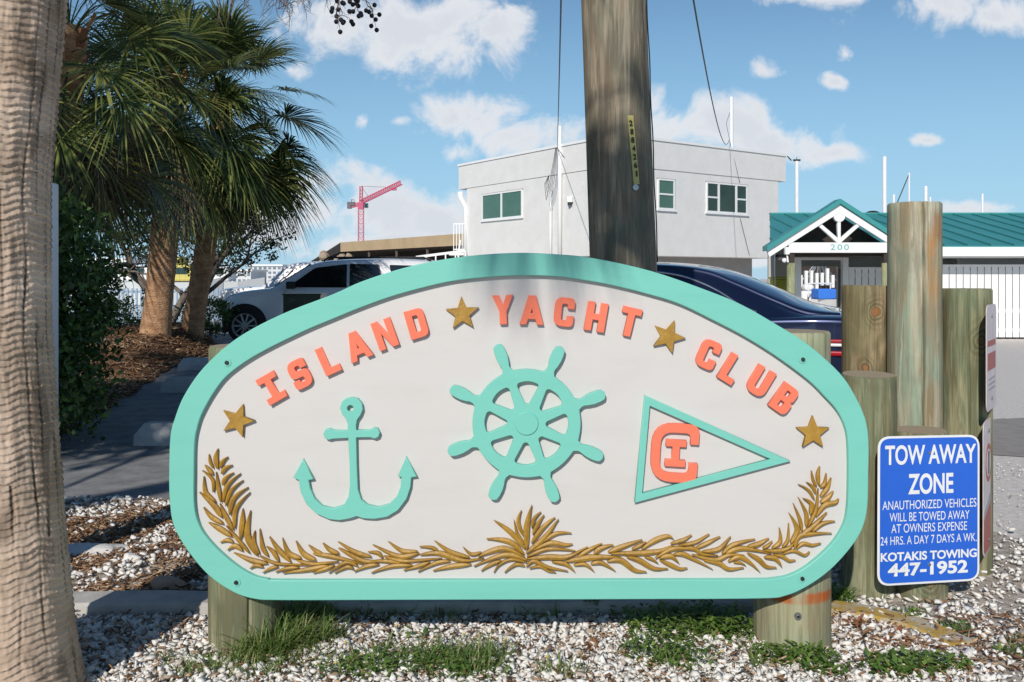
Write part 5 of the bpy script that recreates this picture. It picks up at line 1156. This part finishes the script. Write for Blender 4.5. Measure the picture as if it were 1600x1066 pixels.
# water, far shore, dock fence and boats at the left
tag(MB().add([(-160,27,.012),(-9.6,27,.012),(-9.6,34,.012),(-13,170,.012),(-160,170,.012)],[(0,1,2,3,4)]).build('water',mat('harbour water',(0.03,0.09,0.13),(0.05,0.14,0.19),scale=.5,rough=.12,bump=.3,bscale=3,bdist=.1)),kind='structure')
m_far=mat('distant white wall',(0.60,0.60,0.60),(0.68,0.68,0.68),scale=.2,rough=.9); m_fg=mat('distant windows',(0.14,0.18,0.22),(0.22,0.26,0.30),scale=.4,rough=.3)
def far_block(u0,u1,v0,Y,label,floors,cols):
    X0,X1=gx(u0,Y),gx(u1,Y); zt=gz(v0,Y); t=thing('apartment_block',label,'building',((X0+X1)/2,Y+6,0)); b=MB(); b.box(((X0+X1)/2,Y+6,zt/2),(X1-X0,12,zt)); b.build('walls',m_far,t)
    b=MB(); b.box(((X0+X1)/2,Y+6,zt+.2),(X1-X0+.6,12.6,.4)); b.build('roof',m_trim,t)
    for f in range(floors):
        for c_ in range(cols):
            b=MB(); b.box((X0+(c_+.5)*(X1-X0)/cols,Y-.02,zt*(f+.55)/floors),((X1-X0)/cols*.6,.1,zt/floors*.5)); b.build('window',m_fg,t)
far_block(356,392,424,190,'white low block across the water, behind the dark tree edge',2,5)
far_block(388,440,416,210,'tall pale block across the water above the SUV hood',4,7)
far_block(440,520,424,230,'long pale block across the water behind the pickup roof',3,9)
far_block(120,215,428,200,'pale block across the water behind the hedge',3,8)
far_block(262,282,436,160,'small yellowish block between the two palm trunks',2,3)
MATS['distant white wall'].name='distant white wall'
def yacht(u,v,Y,L,label,colr):
    X=gx(u,Y); t=thing('motor_yacht',label,'yacht',(X,Y,0)); b=MB(); st=[(-.5,.9,.15),(-.2,1.3,0),(.3,1.1,0),(.5,.05,.5)]; vs=[]
    for (x,hw,zb) in st: vs+=[(X+x*L,Y-hw,1.15+zb*.5),(X+x*L,Y-hw*.7,.05),(X+x*L,Y+hw*.7,.05),(X+x*L,Y+hw,1.15+zb*.5)]
    b.add(vs,[(i*4+j,(i+1)*4+j,(i+1)*4+(j+1)%4,i*4+(j+1)%4) for i in range(3) for j in range(4)]+[(0,1,2,3)]); b.build('hull',m_trim,t)
    b=MB(); b.box((X-.05*L,Y,1.6),(L*.5,1.5,.8)); b.box((X-.1*L,Y,2.2),(L*.3,1.3,.4)); b.build('cabin',colr,t,bevel=.1)
    b=MB(); b.box((X-.05*L,Y-.77,1.7),(L*.4,.03,.3)); b.build('windows',m_glass,t)
    b=MB(); b.tube([(X-.1*L,Y,2.4),(X-.12*L,Y,3.8)],.04,5); b.build('antenna',m_trim,t)
yacht(200,445,46,7.5,'white motor yacht moored behind the hedge edge',m_trim)
yacht(282,445,44,4.2,'yellow cabin boat moored between the palm trunks',mat('yellow boat paint',(0.55,0.46,0.10),(0.6,0.5,0.14)))
yacht(330,448,50,6.0,'white motor boat moored beyond the dark spreading tree',m_trim)
t=thing('dock_fence','pale blue-white picket fence along the dock behind the palms','fence',(-12,26,0)); b=MB()
for k in range(76): b.box((-17+k*.13,26,.55),(.05,.03,1.0))
b.build('pickets',mat('pale blue paint',(0.26,0.36,0.48),(0.32,0.42,0.53),rough=.6),t); b=MB()
for z in (.2,.95): b=MB(); b.box((-12.1,26.03,z),(9.9,.04,.07)); b.build('rail',MATS['pale blue paint'],t)

# ------------------------------------------------------------------ vehicles
m_tyre=mat('tyre rubber',(0.012,0.012,0.013),(0.02,0.02,0.02),scale=30,rough=.85); m_rim=mat('alloy rim',(0.45,0.45,0.46),(0.55,0.55,0.56),rough=.3,metal=.8)
m_cglass=mat('tinted car glass',(0.006,0.008,0.010),(0.010,0.013,0.016),scale=2,rough=.05,spec=.9)
m_black=MATS['black digits']
def resample(sec,n=7):
    return catmull(sec,n,False)
def loft_body(secs,close=True):
    """secs: list of (x, [(y,z)...half section from sill to centre top]); mirrored and joined"""
    b=MB(); rings=[]; 
    for x,h in secs:
        hs=catmull(h,4,False); full=[(y,z) for y,z in hs]+[(-y,z) for y,z in hs[::-1][1:]]; rings.append([(x,y,z) for y,z in full])
    n=len(rings[0]); vs=[p for r in rings for p in r]
    b.add(vs,[(i*n+j,(i+1)*n+j,(i+1)*n+j+1,i*n+j+1) for i in range(len(rings)-1) for j in range(n-1)]+[tuple(range(n)),tuple(range((len(rings)-1)*n,len(rings)*n))[::-1]])
    return b
def interp_secs(keys,m=6):
    xs=[k[0] for k in keys]; out=[]
    P_=[np.array([k[0]]+[c for p in k[1] for c in p]) for k in keys]
    for q in catmull(P_,m,False): out.append((q[0],[(q[1+2*i],q[2+2*i]) for i in range((len(q)-1)//2)]))
    return out
def wheel(t,x,y,zr,r,w,nsp=10):
    """wheel at side y (outer face toward -y when y<0)"""
    s=-1 if y<0 else 1; b=MB(); pr=[(0,r*.70),(0,r*.93),(.025,r),(w-.03,r),(w,r*.93),(w,r*.70)]; n=40; vs=[]
    for d,rr in pr:
        for k in range(n): a=2*math.pi*k/n; vs.append((x+rr*math.cos(a),y-s*d,zr+rr*math.sin(a)))
    b.add(vs,[(i*n+k,i*n+(k+1)%n,(i+1)*n+(k+1)%n,(i+1)*n+k) for i in range(5) for k in range(n)])
    wo=b.build('wheel',m_tyre,t,smooth=False,world=False)
    b=MB(); ir=r*.69
    for k in range(nsp):
        a=2*math.pi*k/nsp; ca,sa=math.cos(a),math.sin(a); b.bar((x+ca*.05,y-s*.02,zr+sa*.05),(x+ca*ir,y-s*.005,zr+sa*ir),.03 if True else 0,.035)
    for i,(r0,r1) in enumerate(((ir*.90,r*.72),)):
        vs=[]
        for rr,d in((r0,.03),(r0,.0),(r1,-.006),(r1,.03)):
            for k in range(n): a=2*math.pi*k/n; vs.append((x+rr*math.cos(a),y-s*d,zr+rr*math.sin(a)))
        b.add(vs,[(q*n+k,q*n+(k+1)%n,(q+1)*n+(k+1)%n,(q+1)*n+k) for q in range(3) for k in range(n)])
    b.tube([(x,y-s*.03,zr),(x,y-s*.0,zr)],.055,14); b.build('rim',m_rim,wo,world=False)
    b=MB(); b.tube([(x,y-s*.09,zr),(x,y-s*.05,zr)],ir,30); b.build('brake',m_darkmetal,wo,world=False)
def arch(t,x,y,z,r,m,wd=.06):
    b=MB(); n=36; s=-1 if y<0 else 1
    vs=[]
    a0,a1=-.35,math.pi+.35
    for k in range(n+1):
        a=a0+(a1-a0)*k/n; vs+=[(x+r*math.cos(a),y+s*.004,z+r*math.sin(a)),(x,y+s*.004,z)]
    b.add(vs,[(2*k,2*k+2,2*k+3,2*k+1) for k in range(n)]); 
    b.build('wheel_well',m,t,world=False)
    b=MB(); b.tube([(x+r*math.cos(a0+(a1-a0)*k/n),y+s*.0,z+r*math.sin(a0+(a1-a0)*k/n)) for k in range(n+1)],.018,6); return b.build('arch_trim',m,t,world=False)
def glass_side(t,name,pts,yf,m,off=.006):
    """side window: outline (x, z) laid on the flank; yf(x,z) gives the half width"""
    for s in(-1,1):
        b=MB(); pp=rounded(pts,4); vs=[(x,s*(yf(x,z)+off),z) for x,z in pp]+[(x,s*(yf(x,z)-.02),z) for x,z in pp]; n=len(pp)
        b.add(vs,[tuple(range(n))]+[(i,(i+1)%n,n+(i+1)%n,n+i) for i in range(n)]); b.build(name,m,t,world=False)

# white SUV, nose to the left (car frame: x from the nose back, y<0 is the side facing us)
m_suv=mat('white car paint',(0.66,0.66,0.68),(0.69,0.69,0.71),scale=1,rough=.3,coat=.6)
SU=thing('white_suv','white SUV parked with its nose to the left, behind the arched sign','SUV',(gx(340,18.4),18.4+.96,0))
def suv_sec(x,w,zb,zs,zt): return (x,[(w*.93,zb),(w,zb+.22),(w*1.0,(zb+zs)/2+.08),(w*.97,zs),(w*.86,zt-.02),(w*.4,zt+.01),(0,zt+.015)])
b=loft_body(interp_secs([suv_sec(.0,.72,.30,.72,.84),suv_sec(.10,.86,.24,.84,.97),suv_sec(.45,.93,.22,.97,1.07),suv_sec(1.05,.955,.24,1.04,1.14),suv_sec(1.4,.96,.26,1.07,1.17),suv_sec(2.5,.965,.26,1.07,1.16),suv_sec(3.9,.965,.26,1.07,1.16),suv_sec(4.8,.93,.30,1.05,1.14),suv_sec(5.02,.84,.40,1.0,1.08)],5))
body=b.build('body',m_suv,SU,smooth=True,world=False)
def cab(x,wb,wt,zb,zt): return (x,[(wb,zb),(wb*.99,zb+.04),(wt+(wb-wt)*.35,zb+(zt-zb)*.66),(wt,zt-.05),(wt*.82,zt-.005),(wt*.4,zt+.015),(0,zt+.02)])
ck=[cab(1.02,.90,.82,1.08,1.13),cab(1.45,.91,.77,1.08,1.40),cab(1.85,.92,.73,1.08,1.63),cab(2.3,.92,.70,1.08,1.715),cab(3.2,.92,.70,1.08,1.745),cab(4.1,.92,.69,1.08,1.72),cab(4.6,.91,.70,1.08,1.66),cab(4.85,.89,.76,1.08,1.45),cab(5.0,.86,.80,1.06,1.15)]
loft_body(interp_secs(ck,5)).build('cabin',m_suv,SU,smooth=True,world=False)
def suv_y(x,z):
    t_=min(1,max(0,(z-1.08)/.62)); return .925-.19*t_**1.1
glass_side(SU,'window',[(1.42,1.155),(1.97,1.56,.06),(2.62,1.635,.02),(2.64,1.15)],suv_y,m_cglass)
glass_side(SU,'window',[(2.70,1.15),(2.68,1.64,.02),(3.28,1.63,.03),(3.42,1.16,.02)],suv_y,m_cglass)
glass_side(SU,'window',[(3.62,1.17),(3.50,1.62,.03),(4.10,1.60,.05),(4.55,1.36,.15),(4.6,1.18,.05)],suv_y,m_cglass)
b=MB(); ws=[(1.12,-.74,1.165),(1.12,.74,1.165),(1.83,.62,1.625),(1.83,-.62,1.625)]; b.add([(x-.012,y,z+.014) for x,y,z in ws]+[(x+.06,y,z-.03) for x,y,z in ws],[(0,1,2,3),(0,4,5,1),(1,5,6,2),(2,6,7,3),(3,7,4,0)]); b.build('windshield',m_cglass,SU,world=False)
for x in (.56,3.62):
    arch(SU,x,-.962,.36,.445,m_black); wheel(SU,x,-.985,.365,.365,.24); arch(SU,x,.962,.36,.445,m_black); wheel(SU,x,.985,.365,.365,.24)
for s in(-1,1):
    b=MB(); b.box((1.52,s*1.03,1.20),(.17,.17,.15)); b.box((1.56,s*.95,1.15),(.06,.14,.05)); b.build('mirror',m_black if s<0 else m_suv,SU,world=False,bevel=.025)
    b=MB(); b.box((.13,s*.78,.80),(.22,.16,.13)); b.build('headlight',m_cglass,SU,world=False,bevel=.02)
    b=MB(); b.tube([(2.1,s*.60,1.70),(2.2,s*.60,1.775),(4.2,s*.60,1.775),(4.35,s*.60,1.70)],.022,6); b.build('roof_rail',m_black,SU,world=False)
    b=MB(); b.box((2.66,s*.968,.72),(.006,.01,.75)); b.box((1.38,s*.966,.72),(.006,.01,.72)); b.build('door_gap',m_black,SU,world=False)
b=MB(); b.box((2.6,0,.22),(3.9,1.6,.12)); b.build('underbody',m_black,SU,world=False)

# pickup behind it
PK=thing('white_pickup','white pickup parked behind the white SUV, its cab just showing','pickup truck',(gx(418,23.4),23.4+.9,0))
b=loft_body(interp_secs([suv_sec(-1.3,.80,.35,.90,1.0),suv_sec(-1.1,.93,.30,1.0,1.08),suv_sec(0,.96,.32,1.08,1.16),suv_sec(2.2,.96,.34,1.10,1.18),suv_sec(4.0,.96,.36,1.10,1.18),suv_sec(4.2,.94,.4,1.06,1.14)],4)); b.build('body',m_suv,PK,smooth=True,world=False)
loft_body(interp_secs([cab(-.15,.88,.8,1.1,1.16),cab(.25,.89,.74,1.1,1.52),cab(.55,.90,.70,1.1,1.73),cab(1.4,.9,.69,1.1,1.78),cab(2.0,.9,.69,1.1,1.75),cab(2.2,.88,.75,1.1,1.2)],4)).build('cabin',m_suv,PK,smooth=True,world=False)
glass_side(PK,'window',[(.28,1.2),(.70,1.65,.04),(1.9,1.67,.04),(2.02,1.2)],lambda x,z:.895-.18*min(1,max(0,(z-1.1)/.65)),m_cglass)
for x in (-.6,3.1):
    for s in(-1,1): arch(PK,x,s*.965,.38,.45,m_black); wheel(PK,x,s*.985,.38,.38,.25)

# car parked at the right end of the SUV row: only its light roof shows
WC_=thing('white_hatchback','white car whose roof just shows above the sign, right of the SUV','car',(gx(655,20.5),20.5+.9,0))
loft_body(interp_secs([suv_sec(0,.8,.3,.8,.9),suv_sec(.4,.92,.25,.95,1.02),suv_sec(2,.94,.25,.98,1.05),suv_sec(3.9,.9,.3,.95,1.05),suv_sec(4.1,.8,.4,.9,1.0)],4)).build('body',m_suv,WC_,smooth=True,world=False)
loft_body(interp_secs([cab(-.15,.86,.8,.95,1.2),cab(.15,.87,.72,.95,1.68),cab(.6,.88,.68,.95,1.76),cab(1.2,.88,.68,.95,1.77),cab(2.4,.87,.68,.95,1.70),cab(3.3,.85,.76,.95,1.1)],4)).build('cabin',m_suv,WC_,smooth=True,world=False)
glass_side(WC_,'window',[(.2,1.15),(.35,1.62,.05),(2.3,1.60,.05),(2.8,1.15)],lambda x,z:.865-.17*min(1,max(0,(z-.95)/.7)),m_cglass)
for x in (.7,3.2):
    for s in(-1,1): wheel(WC_,x,s*.95,.33,.33,.22)

# dark blue sedan just behind the sign (car frame: x forward from the tail, near flank at -y)
m_navy=mat('navy car paint',(0.010,0.016,0.050),(0.012,0.019,0.058),scale=1,rough=.34,metal=.6,coat=1.0)
yaw=math.pi-math.atan2(.34,.94)
SE=thing('blue_sedan','dark navy sedan parked behind the right half of the sign','car',(2.63,6.3,0))
# place so the near flank runs from (2.63, 6.3) away to the left
fwd=Vector((-.94,.34,0)).normalized(); side=Vector((fwd.y,-fwd.x,0)); 
if side.y<0: side=-side
SE.location=Vector((2.63,6.3,0))+side*.92; SE.rotation_euler=(0,0,math.atan2(fwd.y,fwd.x))
# in this frame +x forward; near flank is at y = +.92 or -.92
ns=1 if (Matrix.Rotation(SE.rotation_euler.z,3,'Z')@Vector((0,1,0))).dot(side)<0 else -1
def sed(x,w,zb,zs,zt): return (x,[(w*.92,zb),(w*.99,zb+.2),(w,(zb+zs)/2),(w*.985,zs-.08),(w*.93,zs),(w*.5,zt),(0,zt+.01)])
b=loft_body(interp_secs([sed(0,.74,.35,.98,1.00),sed(.06,.84,.30,1.03,1.06),sed(.30,.90,.24,1.055,1.085),sed(.7,.92,.2,1.05,1.08),sed(1.4,.925,.18,1.01,1.03),sed(2.6,.925,.18,.97,.99),sed(3.5,.92,.18,.93,.97),sed(4.3,.88,.2,.80,.86),sed(4.62,.80,.24,.68,.74),sed(4.75,.65,.3,.58,.62)],6)); b.build('body',m_navy,SE,smooth=True,world=False)
def sc_(x,wb,wt,zb,zc,zt): return (x,[(wb,zb),(wb-.01,zb+.02),(wt+(wb-wt)*.45,zb+(zc-zb)*.60),(wt+.015,zc-.03),(wt-.03,zc+.008),(wt*.5,zt),(0,zt+.008)])
cab_o=loft_body(interp_secs([sc_(.30,.88,.72,1.02,1.075,1.09),sc_(.54,.89,.70,1.02,1.10,1.145),sc_(.78,.895,.66,1.0,1.19,1.25),sc_(1.06,.90,.63,1.0,1.31,1.365),sc_(1.30,.90,.61,1.0,1.40,1.43),sc_(1.65,.90,.60,.98,1.440,1.468),sc_(2.2,.90,.60,.97,1.445,1.475),sc_(2.7,.90,.61,.95,1.38,1.42),sc_(3.2,.89,.66,.93,1.16,1.20),sc_(3.5,.88,.72,.92,.98,1.0)],14)).build('cabin',[m_navy,mat('rear glass',(0.012,0.02,0.045),rough=.06,spec=.8)],SE,smooth=True,world=False)
def sed_y(x,z): 
    zc=float(np.interp(x,[.3,.78,1.06,1.3,1.65,2.2,2.7,3.2],[1.075,1.19,1.31,1.40,1.44,1.445,1.38,1.16])); wt=float(np.interp(x,[.3,.78,1.3,2.2,3.2],[.72,.66,.61,.60,.66])); t_=min(1,max(0,(z-1.0)/max(.05,zc-1.0))); return .897-(.897-wt)*t_
glass_side(SE,'window',[(.98,1.085,.02),(1.13,1.20,.05),(1.30,1.285,.05),(1.52,1.35,.05),(1.9,1.385,.05),(2.3,1.36,.05),(2.9,1.12),(2.95,1.02),(1.1,1.045,.05)],sed_y,m_cglass,.004)
m_chrome=mat('chrome strip',(0.55,0.57,0.62),(0.6,0.62,0.66),rough=.18,metal=.9)
for s in(-1,1):
    b=MB(); tr=[(.89,1.08),(1.00,1.125),(1.15,1.222),(1.32,1.305),(1.53,1.37),(1.9,1.405),(2.3,1.38),(2.9,1.14)]; c_=catmull(tr,5,False); vs=[];n=len(c_)
    for i,(x,z) in enumerate(c_):
        w=.017 if i>9 else .017+.012*(1-i/9); y=s*(sed_y(x,z)+.010); vs+=[(x,y,z+w*.6),(x,y+s*.008,z),(x,y,z-w*.6),(x,y-s*.02,z)]
    b.add(vs,[(i*4+j,i*4+(j+1)%4,(i+1)*4+(j+1)%4,(i+1)*4+j) for i in range(n-1) for j in range(4)]+[(0,1,2,3)]); b.build('window_trim',m_chrome,SE,world=False,smooth=True)
for p in cab_o.data.polygons:
    c=p.center
    if .44<c.x<1.24 and abs(c.y)<float(np.interp(c.x,[.44,1.24],[.66,.54])) and p.normal.z>.3: p.material_index=1
m_lamp=mat('red lamp lens',(0.36,0.008,0.015),(0.40,0.010,0.018),rough=.15,coat=.5)
for s in(-1,1):
    b=MB(); b.box((.23,s*.895,.888),(.42,.05,.026)); b.box((.25,s*.90,.800),(.34,.05,.035)); b.build('tail_lamp',m_lamp,SE,world=False,bevel=.012)
    b=MB(); b.box((.23,s*.896,.861),(.42,.05,.022)); b.build('reverse_lamp',m_trim,SE,world=False,bevel=.01)
for x in (.95,3.75):
    for s in(-1,1): arch(SE,x,s*.922,.33,.37,m_black); wheel(SE,x,s*.93,.33,.33,.22)

# utility cabinet in front of the SUV
o=MB(); o.box((0,0,.56),(.50,.4,1.12)); o.box((0,0,1.125),(.52,.42,.02)); o.box((.0,-.203,.6),(.44,.006,.9))
o=o.build('utility_cabinet',mat('dark olive metal',(0.030,0.034,0.022),(0.05,0.055,0.036),scale=4,rough=.35),bevel=.01); o.location=(gx(471.5,12),12.2,0); tag(o,'dark olive metal cabinet standing in front of the SUV door','cabinet')
